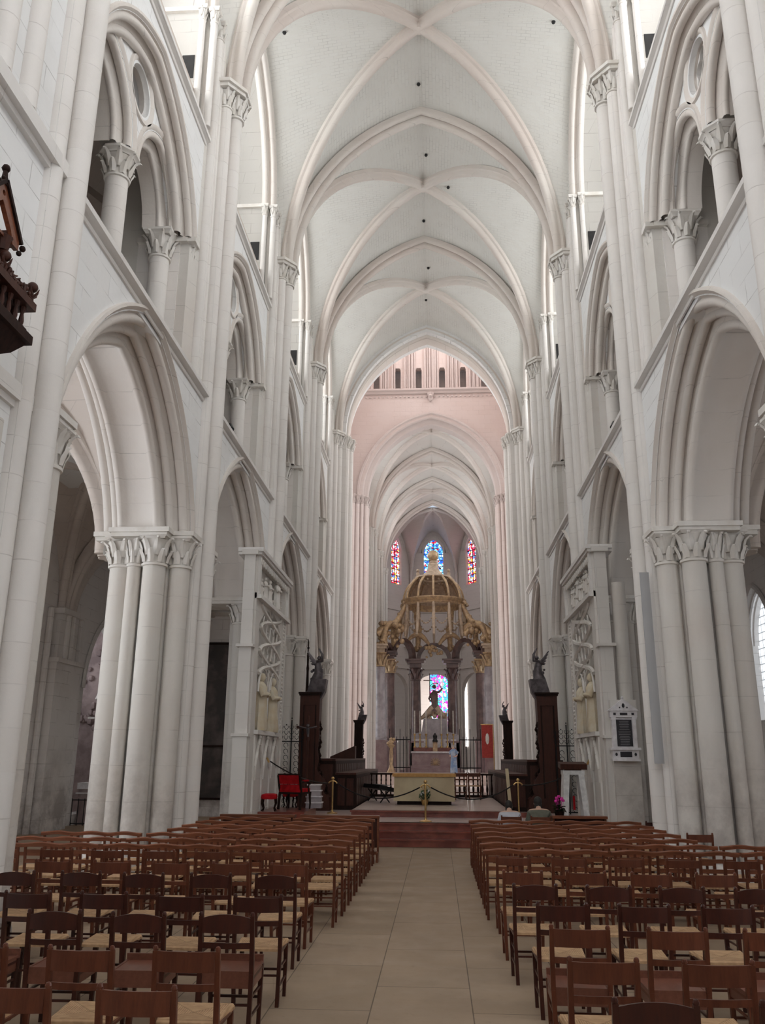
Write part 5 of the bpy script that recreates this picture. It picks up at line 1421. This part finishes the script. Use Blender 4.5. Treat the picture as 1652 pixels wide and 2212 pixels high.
for y in (-.02, -.62, -1.25, -1.9):
    m.tube([(D, y, .50), (D, y, .62)], [.03, .02], 7); m.ball((D, y, .68), .06, 12)
    for q in range(5): m.tube([(D, y, .55), (D + .06 * math.cos(q * 1.26), y + .06 * math.sin(q * 1.26), .60), (D + .08 * math.cos(q * 1.26), y + .08 * math.sin(q * 1.26), .65)], [.02, .015, .004], 5)
q = random.Random(8)
for k in range(34):
    y = -.08 - k * .06; m.tube([(D, y, .52), (D + q.uniform(-.03, .03), y + q.uniform(-.04, .04), .58), (D + q.uniform(-.02, .02), y + q.uniform(-.05, .05), .63)], [.03, .022, .008], 5); m.ball((D, y, .57 + .03 * math.sin(k)), .028, 6)
m.build('cresting', 'oakred', r, smooth=50)
# canopy: gable with crockets carried on a corner post
m = MB(); m.beam((D - .05, -.60, .50), (D - .05, -.60, .98), .06); m.lathe((D - .05, -.60, .86), [(.05, -.1), (.07, 0), (.09, .05), (.05, .08)], 8); m.build('post', 'oakred', r)
GY, GA = -.84, .50
gz = .86
m = MB()
out = [(GY - .40, gz), (GY - .40, gz + .10), (GY, gz + GA + .04), (GY + .40, gz + .10), (GY + .40, gz), (GY + .28, gz), (GY + .22, gz + .12), (GY, gz + .33), (GY - .22, gz + .12), (GY - .28, gz)]
m.plate([out, circle(GY, gz + .41, .03, 10)], lambda a, b, t: (D + .02 - t, a, b), 0, .05); m.box(0, D - .02, GY - .38, GY + .38, gz + .02, gz + .05); m.build('gable', 'bench', r, smooth=20)
m = MB()
for e in (-1, 1):
    m.beam((D + .01, GY + e * .43, gz + .09), (D + .01, GY, gz + GA + .06), .07, .04)
    for k in range(6):
        t = (k + .5) / 6.; m.ball((D + .01, GY + e * .43 * (1 - t), gz + .10 + (GA - .04) * t + .045), .022, 7)
    m.ball((D + .03, GY + e * .46, gz + .06), .035, 8); m.ball((D + .02, GY + e * .42, gz - .02), .03, 8)
m.tube([(D, GY, gz + GA), (D, GY, gz + GA + .2)], [.04, .02], 6); m.ball((D, GY, gz + GA + .2), .045, 7); m.build('crocket_edge', 'oak', r, smooth=50)
m = MB(); m.box(0.01, .04, -LEN, -.5, .53, 1.0); m.build('back_panel', 'oak', r)

# ================================================================ left aisle: altar with railing, statues, dark painting
r = empty('side_altar', (-10.25, 26.25, 0)); tag(r, 'small side altar with white cloth in the left aisle chapel', 'side altar')
m = MB(); m.box(-.3, .3, -.1, .5, 0, 1.02); m.build('altar_body', 'purple', r); m = MB(); m.box(-.34, .30, -.14, .54, 1.02, 1.2); m.build('altar_cloth', 'tablet', r)
m = MB(); m.box(-.36, .32, -.16, -.06, .88, .92); m.build('shelf', 'tablet', r)
r = empty('iron_railing', (-10.2, 25.85, .0)); r.scale = (1.15, 1, 1); tag(r, 'low black iron railing in front of the small side altar', 'railing')
m = MB(); m.tube([(-.33, 0, .72), (.32, 0, .72)], .015, 6); m.tube([(-.33, 0, .06), (.32, 0, .06)], .015, 6); m.build('rail', 'iron', r)
for k in range(5): m = MB(); m.tube([(-.33 + .1625 * k, 0, 0), (-.33 + .1625 * k, 0, .76)], .011, 6); m.build('bar', 'iron', r)
def statue(x, y, z, h, mt, label, cat='statue', seed=1):
    m = MB(); saint(m, 0, 0, 0, h, seed, 1); o = m.build('statue', mt, smooth=60); o.location = (x, y, z); o.rotation_euler = (0, 0, -PI / 2); tag(o, label, cat, 'statues in the left aisle'); return o
statue(-10.05, 26.5, 1.2, .80, 'tablet', 'small white statue standing on the side altar')
r = empty('wall_bracket', (-11.35, 29.2, 3.2)); tag(r, 'stone bracket shelf high above the side altar', 'bracket')
m = MB(); m.box(-.28, .28, -.3, .3, 0, .06); m.lathe((0, .1, -.2), [(.05, 0), (.2, .2)], 8); m.build('shelf', 'carve', r)
statue(-11.32, 29.25, 3.26, 1.05, 'carve', 'pale grey statue on the bracket above the side altar', seed=4)
m = MB(); m.box(-.9, .9, 0, .25, 0, 5.6); m.box(-1.4, -.5, -.02, .2, 2.2, 5.2)
q = random.Random(6)
for k in range(40): m.ball((q.uniform(-.8, .8), -.02, q.uniform(2.9, 5.6)), q.uniform(.05, .14), 6)
m.plate([[(-1.0, 5.6), (1.0, 5.6), (0, 6.6)]], lambda a, b, t: (a, t, b), 0, .2)
o = m.build('retable', 'purple', smooth=40); o.location = (-12.0, 29.7, 0); tag(o, 'dim carved stone retable rising behind the side altar', 'retable')
r = empty('painting', (-7.85, 30.2, .55)); tag(r, 'very dark tall old painting hanging in the left aisle beyond the second pillar', 'painting')
m = MB(); m.box(-.75, .65, 0, .06, 0, 5.35); m.build('canvas', 'paint', r); m = MB()
for a, b, c, d in ((-.8, .7, 0, .07), (-.8, .7, 5.33, 5.42), (-.8, .7, 1.75, 1.82)): m.box(a, b, -.03, .05, c, d)
m.box(-.82, -.75, -.03, .05, 0, 5.4); m.box(.65, .72, -.03, .05, 0, 5.4); m.build('frame', 'oak', r)
m = MB(); m.box(-10.6, -6.2, 30.3, 30.7, 0, 9.3); m.build('wall_left_chapel', 'aisle', kind='structure')

# ================================================================ ciborium over the high altar
CXC, CY = .13, 59.5
def cib():
    r = empty('ciborium', (CXC, CY, 1.05)); tag(r, 'gilded domed baroque ciborium on tall marble columns over the high altar', 'ciborium')
    z = lambda v: v - 1.05
    cols = [(-3.72, -.6, 'greymarble', 9.0), (3.78, -.6, 'greymarble', 9.0), (-3.15, .9, 'brownmarble', 8.7), (3.25, .9, 'brownmarble', 8.7), (-1.35, 2.4, 'brownmarble', 8.3), (1.30, 2.4, 'brownmarble', 8.3)]
    for x, y, mt, top in cols:
        m = MB(); m.box(x - .5, x + .5, y - .5, y + .5, 0, z(3.0)); m.box(x - .56, x + .56, y - .56, y + .56, z(3.0), z(3.12)); m.build('pedestal', 'pinkmarble', r)
        m = MB(); m.lathe((x, y, z(3.12)), [(.46, 0), (.46, .1), (.4, .16), (.37, .22), (.38, 1.), (.33, top - 4.1)], 20); m.build('column', mt, r)
        m = MB(); capital(m, x, y, z(top), .34, .95, 4, 1.35, 8, .16, PI / 4, True); m.build('capital', 'gold' if abs(x) > 2 else 'brownmarble', r)
        m = MB(); k_ = 1. if abs(x) < 2 else .72; m.box(x - .42 * k_, x + .42 * k_, y - .42, y + .42, z(top), z(top) + .25); m.box(x - .62 * k_, x + .62 * k_, y - .6, y + .6, z(top) + .25, z(top) + .42); m.box(x - .74 * k_, x + .74 * k_, y - .7, y + .7, z(top) + .42, z(top) + .55); m.build('entablature', 'brownmarble' if mt != 'greymarble' else 'gild_stone', r)
    # arches between the columns
    m = MB()
    def arch3(a, b, z0, rise, th=.3, dp=.5):
        a, b = Vector(a), Vector(b); d = (b - a); ln = d.length; u = d.normalized(); nrm = Vector((-u.y, u.x, 0)); rings = []
        for k in range(13):
            t = PI * k / 12; c = a + u * (ln / 2 - ln / 2 * math.cos(t)) ; zz = z0 + rise * math.sin(t); c2 = a + u * (ln / 2 - (ln / 2 + th) * math.cos(t)); z2 = z0 + (rise + th) * math.sin(t)
            rings.append([(c + nrm * dp / 2)[:2] + (zz,), (c - nrm * dp / 2)[:2] + (zz,), (c2 - nrm * dp / 2)[:2] + (z2,), (c2 + nrm * dp / 2)[:2] + (z2,)])
        m.ring_strip(rings, True, True)
    for a, b, h in (((-1.0, 2.4), (.95, 2.4), .85), ((-2.85, 1.2), (-1.7, 2.1), 1.1), ((2.95, 1.2), (1.65, 2.1), 1.1), ((-3.5, -.6), (-3.2, .9), .6), ((3.5, -.6), (3.3, .9), .6)):
        arch3(a + (0,), b + (0,), z(8.9), h)
    m.build('arch', 'brownmarble', r, smooth=40)
    # broken pediment scrolls over front columns, big volutes up to the ring
    m = MB(); q = random.Random(12)
    def vol(p0, p1, rad, bul):
        p0, p1 = Vector(p0), Vector(p1); d = p1 - p0; pts = []
        for k in range(17):
            t = k / 16.; pts.append(p0 + d * t + Vector((0, 0, bul * math.sin(2 * PI * t))) + Vector((d.x, d.y, 0)).normalized() * bul * .6 * math.sin(PI * t) * -1)
        m.tube(pts, [rad * (1 - .35 * abs(2 * k / 16 - 1)) for k in range(17)], 8)
        for e, p in ((0, p0), (1, p1)):
            m.tube([p + Vector((math.cos(a) * .24 * (1 - a / 9), 0, math.sin(a) * .24 * (1 - a / 9))) for a in [k * .6 for k in range(12)]], [rad * .8 * (1 - k / 14) for k in range(12)], 6)
    RING = 2.16
    for (x, y) in ((-3.6, -.5), (3.7, -.5), (-2.9, 1.2), (3.0, 1.2), (-1.2, 2.5), (1.2, 2.5)):
        a = math.atan2(y - 1.0, x); rx, ry = RING * math.cos(a), 1.0 + RING * math.sin(a)
        vol((x, y, z(9.6)), (rx, ry, z(12.5)), .26, .42)
        for k in range(8):
            t = q.random(); m.ball((x + (rx - x) * t + q.uniform(-.2, .2), y + (ry - y) * t, z(9.6) + 2.9 * t + q.uniform(0, .35)), q.uniform(.08, .18), 6)
    for sx in (-1, 1):      # broken pediments over the openings
        pts = [(sx * (.35 + 1.5 * t), 1.7, z(10.0) + .55 * math.sin(PI * t) - .15 + .35 * t) for t in [k / 10 for k in range(11)]]
        m.tube(pts, [.10 + .10 * math.sin(PI * k / 10) for k in range(11)], 8)
        pts = [(sx * (2.1 + 1.9 * t), .2 - .5 * t, z(10.3) + .75 * math.sin(PI * (.15 + .85 * t))) for t in [k / 10 for k in range(11)]]
        m.tube(pts, [.30] * 11, 8)
        for k in range(26): m.ball((sx * q.uniform(2.2, 4.0), q.uniform(-.9, .3), z(q.uniform(9.5, 11.2))), q.uniform(.08, .24), 6)
    for k in range(18): m.ball((q.uniform(-.6, .6), 1.6, z(q.uniform(8.9, 9.7))), q.uniform(.08, .18), 6)
    m.build('volute', 'gold', r, smooth=60)
    # garlands
    m = MB()
    for k in range(12):
        a0 = 2 * PI * k / 12; a1 = 2 * PI * (k + 1) / 12
        for t in range(9):
            f = t / 8.; a = a0 + (a1 - a0) * f; m.ball((RING * .98 * math.cos(a), 1. + RING * .98 * math.sin(a), z(11.55) - .55 * math.sin(PI * f)), .075, 6)
    for k in range(12):
        a = 2 * PI * k / 12; m.tube([(RING * math.cos(a), 1 + RING * math.sin(a), z(12.5)), (RING * 1.02 * math.cos(a), 1 + RING * 1.02 * math.sin(a), z(11.4)), (RING * 1.1 * math.cos(a), 1 + RING * 1.1 * math.sin(a), z(10.2))], [.10, .13, .09], 6)
    m.build('garland', 'gild_stone', r, smooth=60)
    # ring, dome shell with open panels, ribs, lantern and globe
    m = MB(); m.lathe((0, 1, z(12.45)), [(RING - .16, 0), (RING + .05, 0), (RING + .10, .08), (RING + .02, .16), (RING + .14, .3), (RING + .2, .38), (RING + .2, .46), (RING - .16, .46), (RING - .16, 0)], 36, caps=False); m.build('ring_cornice', 'gold', r, smooth=30)
    m = MB(); prof = [(RING * math.cos(t) * 1.0, 2.0 * math.sin(t)) for t in [k * .98 / 8 for k in range(9)]]
    for k in range(12):
        P_ = []
        for rr_, zz in prof:
            P_.append([((rr_ - .05) * math.cos(a), 1 + (rr_ - .05) * math.sin(a), z(12.9) + zz) for a in [2 * PI * (k + f / 3.) / 12 for f in range(4)]])
        if k % 12 not in (7, 8, 9, 10): m.grid(P_)
    m.build('dome_shell', 'gild_stone', r, smooth=60)
    for k in range(12):
        a = 2 * PI * k / 12
        c = MB(); c.tube([(rr_ * math.cos(a), 1 + rr_ * math.sin(a), z(12.9) + zz) for rr_, zz in prof], .085, 7); c.build('dome_rib', 'gold', r, smooth=60)
    m = MB(); m.lathe((0, 1, z(14.5)), [(1.2, 0), (1.32, .06), (1.28, .16), (1.1, .2), (1.05, .1), (1.1, 0)], 24, caps=False)
    for k in range(16): a = 2 * PI * k / 16; m.ball((1.02 * math.cos(a), 1 + 1.02 * math.sin(a), z(14.35)), .09, 6)
    for e in (-1, 1):
        m.tube([(e * 1.05, .9, z(14.6)), (e * 1.15, .9, z(15.0))], [.18, .1], 8); m.ball((e * 1.12, .9, z(15.15)), .13, 8)
        m.tube([(e * 1.15, .9, z(14.7)), (e * 1.5, .9, z(14.4)), (e * 1.35, .9, z(14.0))], [.12, .08, .05], 6)
    m.build('upper_ring', 'gild_stone', r, smooth=50)
    m = MB(); m.lathe((0, 1, z(14.6)), [(1.0, 0), (.75, .25), (.5, .5), (.36, .85), (.40, 1.0), (.30, 1.08), (.34, 1.2), (.2, 1.3), (.1, 1.32)], 18); m.build('lantern', 'gild_stone', r, smooth=40)
    m = MB(); m.ball((0, 1, z(16.28)), .42, 18); m.build('globe', 'gold', r, smooth=60)
cib()

# ---- high altar, candlesticks, sculpture
r = empty('high_altar', (CXC, 60.0, 1.05)); tag(r, 'marble high altar with gilded medallion under the ciborium', 'high altar')
m = MB(); m.box(-1.6, 1.5, 0, 1.2, 0, 1.25); m.build('altar_body', 'pinkmarble', r); m = MB(); m.box(-1.7, 1.6, -.08, 1.3, 1.25, 1.36); m.build('altar_slab', 'tablet', r)
m = MB(); m.box(-1.5, 1.45, .7, 1.2, 1.36, 1.62); m.build('gradine', 'redmarble', r)
m = MB()
for k in range(14): a = k * 2 * PI / 14; m.tube([(0, -.02, .6), (.34 * math.cos(a), -.03, .6 + .34 * math.sin(a))], .03, 5)
m.ball((0, -.03, .6), .16, 10, (1, .4, 1)); m.build('medallion', 'gold', r)
m = MB(); m.box(-.16, .16, .4, .7, 1.36, 1.9); m.ball((0, .55, 1.95), .14, 8); m.build('tabernacle', 'gold', r)
m = MB(); m.lathe((0, .6, 1.9), [(.12, 0), (.2, .15), (.12, .3), (.16, .5), (.03, .7)], 10); m.build('vase', 'black', r)
r = empty('altar_retable', (CXC, 61.4, 1.05)); tag(r, 'tall dark marble backing block behind the high altar candles', 'retable')
m = MB(); m.ring_strip([[(-1.75, 0, 0), (1.75, 0, 0), (1.75, .8, 0), (-1.75, .8, 0)], [(-1.65, 0, 2.5), (1.65, 0, 2.5), (1.65, .8, 2.5), (-1.65, .8, 2.5)], [(-.95, 0, 2.7), (.95, 0, 2.7), (.95, .8, 2.7), (-.95, .8, 2.7)], [(-.8, 0, 3.6), (.8, 0, 3.6), (.8, .8, 3.6), (-.8, .8, 3.6)]], True, True)
m.build('block', 'greymarble', r, smooth=20)
m = MB()
for k in range(6): m.box(-1.5 + .52 * k, -1.12 + .52 * k, -.04, 0, .9, 2.2)
m.build('panel', 'tablet', r)
for k, x in enumerate((-1.42, -1.05, -.62, .45, .86, 1.28)):
    rr2 = empty('candlestick', (CXC + x, 60.85, 2.67)); tag(rr2, 'tall brass candlestick with long white candle, %s from the left on the high altar' % NUM[k], 'candlestick', 'candlesticks on the high altar')
    m = MB(); m.lathe((0, 0, 0), [(.12, 0), (.1, .05), (.04, .12), (.06, .3), (.035, .45), (.06, .6), (.03, .75), (.09, .88), (.09, .92)], 10); sm = m.build('stem', 'brass', rr2)
    m = MB(); m.cyl(0, 0, .92, 2.5, .045, 8); m.build('candle', 'candle', sm)
r = empty('saint_sculpture', (CXC - .05, 61.8, 4.65)); tag(r, 'brown sculpted figure with raised cross and rays above the high altar', 'sculpture')
m = MB(); m.tube([(-.95, 0, .0), (-.4, 0, .45), (-.05, 0, .75)], [.10, .22, .3], 8); m.tube([(.95, 0, 0), (.5, 0, .35), (.1, 0, .75)], [.1, .2, .3], 8)
for k in range(20): m.ball((rr.uniform(-.9, .9), rr.uniform(-.1, .2), rr.uniform(0, .35)), rr.uniform(.08, .18), 6)
m.build('cloud', 'gild_stone', r, smooth=60)
m = MB(); m.tube([(0, 0, .5), (.05, 0, 1.1), (.0, 0, 1.7), (.05, 0, 2.0)], [.30, .24, .30, .10], 10); m.ball((.02, 0, 2.25), .15, 10)
m.tube([(.15, 0, 1.85), (.4, -.05, 1.9), (.62, -.1, 2.15)], [.10, .08, .05], 7); m.tube([(-.15, 0, 1.8), (-.35, -.05, 1.4), (-.2, -.15, 1.2)], [.1, .08, .05], 7); m.build('body', 'brownmarble', r, smooth=60)
m = MB(); m.beam((-.30, 0, 1.2), (-.30, 0, 3.2), .06); m.beam((-.75, 0, 2.7), (-.15, 0, 2.7), .07); m.build('cross', 'brownmarble', r)
m = MB(); m.tube([(.1 + .42 * math.cos(a), .05, 2.1 + .42 * math.sin(a)) for a in [-.3 + k * .35 for k in range(11)]], .03, 6); m.build('halo', 'gold', r)
# banner, gilded screen and railings beside the high altar
r = empty('banner', (3.55, 57.2, 2.0)); tag(r, 'red banner with pale praying hands emblem right of the high altar', 'banner')
m = MB(); m.box(-.36, .36, 0, .03, 0, 2.1); m.build('cloth', 'banner', r, smooth=0); m = MB(); m.ball((0, -.02, 1.2), .12, 10, (1, .1, 3)); m.build('emblem', 'candle', r); m = MB(); m.tube([(-.42, 0, 2.1), (.42, 0, 2.1)], .03, 6); m.tube([(.40, 0, -1), (.40, 0, 2.1)], .03, 6); m.build('pole', 'brass', r)
r = empty('gilded_candelabrum', (-2.75, 57.5, 1.05)); tag(r, 'tall gilded candelabrum standing left of the high altar', 'candelabrum')
m = MB(); m.lathe((0, 0, 0), [(.3, 0), (.2, .2), (.1, .5), (.14, 1.0), (.1, 1.5), (.25, 1.7), (.12, 1.8)], 10)
for k in range(10): m.ball((rr.uniform(-.22, .22), 0, 1.8 + rr.uniform(0, .4)), .12, 6)
m.build('stem', 'gold', r, smooth=50)
for sx, lab in ((-1, 'left'), (1, 'right')):
    r = empty('altar_railing', (CXC + sx * 2.35, 58.6, 1.05)); tag(r, 'tall thin iron railing %s of the high altar' % lab, 'railing', 'railings beside the high altar')
    for k in range(7): m = MB(); m.tube([(-.7 + k * .233, 0, 0), (-.7 + k * .233, 0, 2.3 + .5 * (k % 3 == 0))], .022, 5); m.build('bar', 'iron', r)
    m = MB(); m.tube([(-.7, 0, 2.1), (.7, 0, 2.1)], .03, 5); m.tube([(-.7, 0, .3), (.7, 0, .3)], .03, 5); m.build('rail', 'iron', r)
m = MB()
for k in range(3): m.box(-2.2 + .25 * k, 2.1 - .25 * k, 58.9 + .35 * k, 60, 1.05 + .0 + .14 * k - .02, 1.05 + .14 * (k + 1))
m.build('trim_15', 'pinkmarble', kind='structure', smooth=0)
# kneeler lamp holes high in the vault
for x, y, zz in ((-4.02, 19.92, 22.84), (3.98, 20.06, 22.9), (-.06, 22.67, 23.31), (.14, 26.09, 23.32), (.97, 27.75, 23.15), (-.01, 30.06, 23.33), (.14, 33.55, 23.32), (0, 36.38, 23.35)):
    m = MB(); m.ball((0, 0, 0), .065, 8); o = m.build('vault_lamp', 'black'); o.location = (x, y, zz); tag(o, None, 'vault lamp', 'tiny dark lamps dotted along the vault ridge')
    VL = globals().setdefault('VL', []); VL.append(o)
for k, (o, l) in enumerate(zip(VL, ('tiny dark lamp high in the vault web at upper left', 'tiny dark lamp high in the vault web at upper right', 'tiny dark lamp on the ridge just below the nearest vault crossing', 'tiny dark lamp on the ridge below the nearest arch', 'tiny dark lamp right of the second vault crossing', 'tiny dark lamp on the ridge below the second crossing', 'tiny dark lamp on the ridge of the third bay', 'tiny dark lamp on the ridge before the crossing arch'))): o['label'] = l

# ================================================================ people
def skin_obj(name, verts, edges, radii, mat, parent, root=0, sub=2):
    me = bpy.data.meshes.new(name); me.from_pydata([Vector(v) for v in verts], edges, []); o = bpy.data.objects.new(name, me); COL.objects.link(o)
    o.modifiers.new('skin', 'SKIN'); sk = me.skin_vertices[0].data if me.skin_vertices else None
    if sk is None:
        bm = bmesh.new(); bm.from_mesh(me); bm.verts.layers.skin.verify(); bm.to_mesh(me); bm.free(); sk = me.skin_vertices[0].data
    for i, rd in enumerate(radii):
        rd = rd if isinstance(rd, tuple) else (rd, rd); sk[i].radius = rd; sk[i].use_root = (i == root)
    s_ = o.modifiers.new('sub', 'SUBSURF'); s_.levels = sub; s_.render_levels = sub
    dg = bpy.context.evaluated_depsgraph_get(); ev = o.evaluated_get(dg); nm = bpy.data.meshes.new_from_object(ev)
    o.modifiers.clear(); o.data = nm; nm.materials.clear(); nm.materials.append(M[mat]); nm.polygons.foreach_set('use_smooth', [True] * len(nm.polygons))
    if parent: o.parent = parent
    return o
def person(x, y, z, rz, label, shirt, hair_m, seated=True, tilt=0., robe=False, scale=1.):
    r = empty('person', (x, y, z), rz); r.scale = (scale,) * 3; tag(r, label, 'person')
    hz = .48 if seated else .92
    T = tilt
    V = [(0, 0, hz), (0, .02 + T * .1, hz + .25), (0, .04 + T * .2, hz + .43), (0, .05 + T * .28, hz + .49 - T * .02), (0, .07 + T * .36, hz + .54 - T * .04), (0, .09 + T * .44, hz + .62 - T * .09)]
    E_ = [(0, 1), (1, 2), (2, 3), (3, 4), (4, 5)]; R_ = [(.15, .12), (.15, .11), (.17, .115), (.06, .06), (.062, .07), (.075, .09)]
    V2, E2, R2 = list(V), list(E_), list(R_)
    for e in (-1, 1):
        b = len(V2)
        if seated: arm = [(e * .17, .04 + T * .25, hz + .45), (e * .235, .06 + T * .1, hz + .20), (e * .15, .27, hz + .12), (e * .10, .34, hz + .13)]
        else: arm = [(e * .17, .03, hz + .45), (e * .23, .02, hz + .17), (e * .16, .2, hz + .08), (e * .1, .28, hz + .12)]
        V2 += arm; E2 += [(2, b), (b, b + 1), (b + 1, b + 2), (b + 2, b + 3)]; R2 += [.06, .048, .036, .03]
        b = len(V2)
        leg = [(e * .10, .05, hz - .03), (e * .12, .44, hz), (e * .12, .46, .09), (e * .12, .58, .04)] if seated else [(e * .09, 0, hz - .05), (e * .1, .02, .48), (e * .1, 0, .08), (e * .1, .14, .04)]
        V2 += leg; E2 += [(0, b), (b, b + 1), (b + 1, b + 2), (b + 2, b + 3)]; R2 += [.09, .07, .048, .045]
        # five fingers
        h0 = len(V2) - 5
        for f in range(5):
            b2 = len(V2); a = (-.028 + .014 * f); w_ = arm[3]
            ln = (.045, .07, .078, .07, .055)[f]
            V2 += [(w_[0] + e * a, w_[1] + .03, w_[2] - .005), (w_[0] + e * a * 1.2, w_[1] + .03 + ln * .6, w_[2] - .01), (w_[0] + e * a * 1.2, w_[1] + .03 + ln * .8, w_[2] - .035)]
            E2 += [(h0, b2), (b2, b2 + 1), (b2 + 1, b2 + 2)]; R2 += [.010, .009, .007]
    body = skin_obj('body', V2, E2, R2, 'skin', r)
    m = MB(); hd = V[5]
    m.ball((hd[0], hd[1] + .008, hd[2] + .045), .092, 14, (.82, 1.0, 1.12)); m.ball((0, hd[1] + .105, hd[2] + .03), .016, 6, (.8, 1, 1.3))
    for e in (-1, 1): m.ball((e * .078, hd[1], hd[2] + .03), .022, 6, (.4, .8, 1.3)); m.ball((e * .03, hd[1] + .085, hd[2] + .055), .011, 6)
    m.ball((0, hd[1] + .088, hd[2] - .012), .02, 6, (1.3, .5, .4)); m.build('head', 'skin', r, smooth=60)
    m = MB(); m.ball((hd[0], hd[1] - .012, hd[2] + .065), .102, 14, (.86, 1.02, 1.08)); m.ball((0, hd[1] - .04, hd[2] - .01), .088, 10, (.95, .8, 1.25)); m.build('hair', hair_m, r, smooth=60)
    # shirt: slightly larger skin round the torso and upper arms
    SV = [V[0], V[1], V[2], (V[3][0], V[3][1], V[3][2] - .03)]; SE = [(0, 1), (1, 2), (2, 3)]; SR = [(.17, .14), (.19, .14), (.20, .13), (.07, .07)]
    for e in (-1, 1):
        b = len(SV); SV += [(e * .19, .04 + T * .2, hz + .42), (e * .25, .055 + T * .1, hz + .20)]; SE += [(2, b), (b, b + 1)]; SR += [.075, .062]
    skin_obj('shirt', SV, SE, SR, shirt, r)
    if not robe:
        TV = [(0, 0, hz - .02)]; TE = []; TR = [(.165, .13)]
        for e in (-1, 1):
            b = len(TV); leg = [(e * .10, .05, hz - .03), (e * .12, .44, hz), (e * .12, .46, .14)] if seated else [(e * .09, 0, hz - .05), (e * .1, .02, .48), (e * .1, 0, .10)]
            TV += leg; TE += [(0, b), (b, b + 1), (b + 1, b + 2)]; TR += [.10, .08, .06]
        skin_obj('trousers', TV, TE, TR, 'trouser', r)
    else:
        m = MB(); m.lathe((0, 0, .05), [(.24, 0), (.2, .5), (.17, .9), (.19, 1.2), (.16, 1.38), (.07, 1.46)], 16); m.build('robe', shirt, r, smooth=60)
    return r
person(1.80, 18.55, .0, 0., 'seated person seen from behind in a pale grey shirt, dark hair, head bowed', 'shirt_white', 'hair', tilt=.75, scale=.95)
person(2.40, 18.55, .0, 0., 'seated person seen from behind in an olive green shirt with dark hair', 'shirt_olive', 'hair', tilt=.45, scale=1.0)
person(1.30, 55., 1.05, 2.8, 'standing person in pale blue clothes beside the high altar', 'bluecloth', 'greyhair', seated=False, robe=True)
person(3.45, 39.5, .95, 2.6, 'small distant person in white seated by the right stalls', 'shirt_white', 'hair')
for k, x in enumerate((1.80, 2.40)):
    o = copy_tree(PR['A']); o.location = (x, 18.42, 0); tag(o, 'rush-seated chair under the person in the %s' % ('pale grey shirt', 'olive green shirt')[k], 'chair', 'chairs of the two seated people')
# ================================================================ camera, light, colour
cd = bpy.data.cameras.new('camera'); cam = bpy.data.objects.new('camera', cd); COL.objects.link(cam); SC.camera = cam
f_px = 1814.997
R3 = Vector((0.99797958, 0.06322738, 0.00624884)); U3 = Vector((0.01172956, -0.28000973, 0.9599255)); F3 = Vector((-0.06244331, 0.95791276, 0.28018562))
cam.matrix_world = Matrix(((R3.x, U3.x, -F3.x, .31838), (R3.y, U3.y, -F3.y, 0), (R3.z, U3.z, -F3.z, 2.0), (0, 0, 0, 1)))
cd.sensor_fit = 'VERTICAL'; cd.sensor_height = 24.; cd.lens = f_px * 24. / 2212.; cd.clip_end = 300
w = bpy.data.worlds.new('sky'); SC.world = w; w.use_nodes = True
w.node_tree.nodes['Background'].inputs[0].default_value = (.75, .85, 1., 1); w.node_tree.nodes['Background'].inputs[1].default_value = .6
SC.view_settings.view_transform = 'Standard'; SC.view_settings.look = 'None'; SC.view_settings.gamma = 1.; SC.view_settings.use_curve_mapping = False
SC.view_settings.exposure = .42
SC.cycles.max_bounces = 6; SC.cycles.diffuse_bounces = 5; SC.cycles.glossy_bounces = 2; SC.cycles.use_denoising = True
SC.cycles.use_adaptive_sampling = True; SC.cycles.adaptive_threshold = .08
SC.cycles.sample_clamp_indirect = 8.
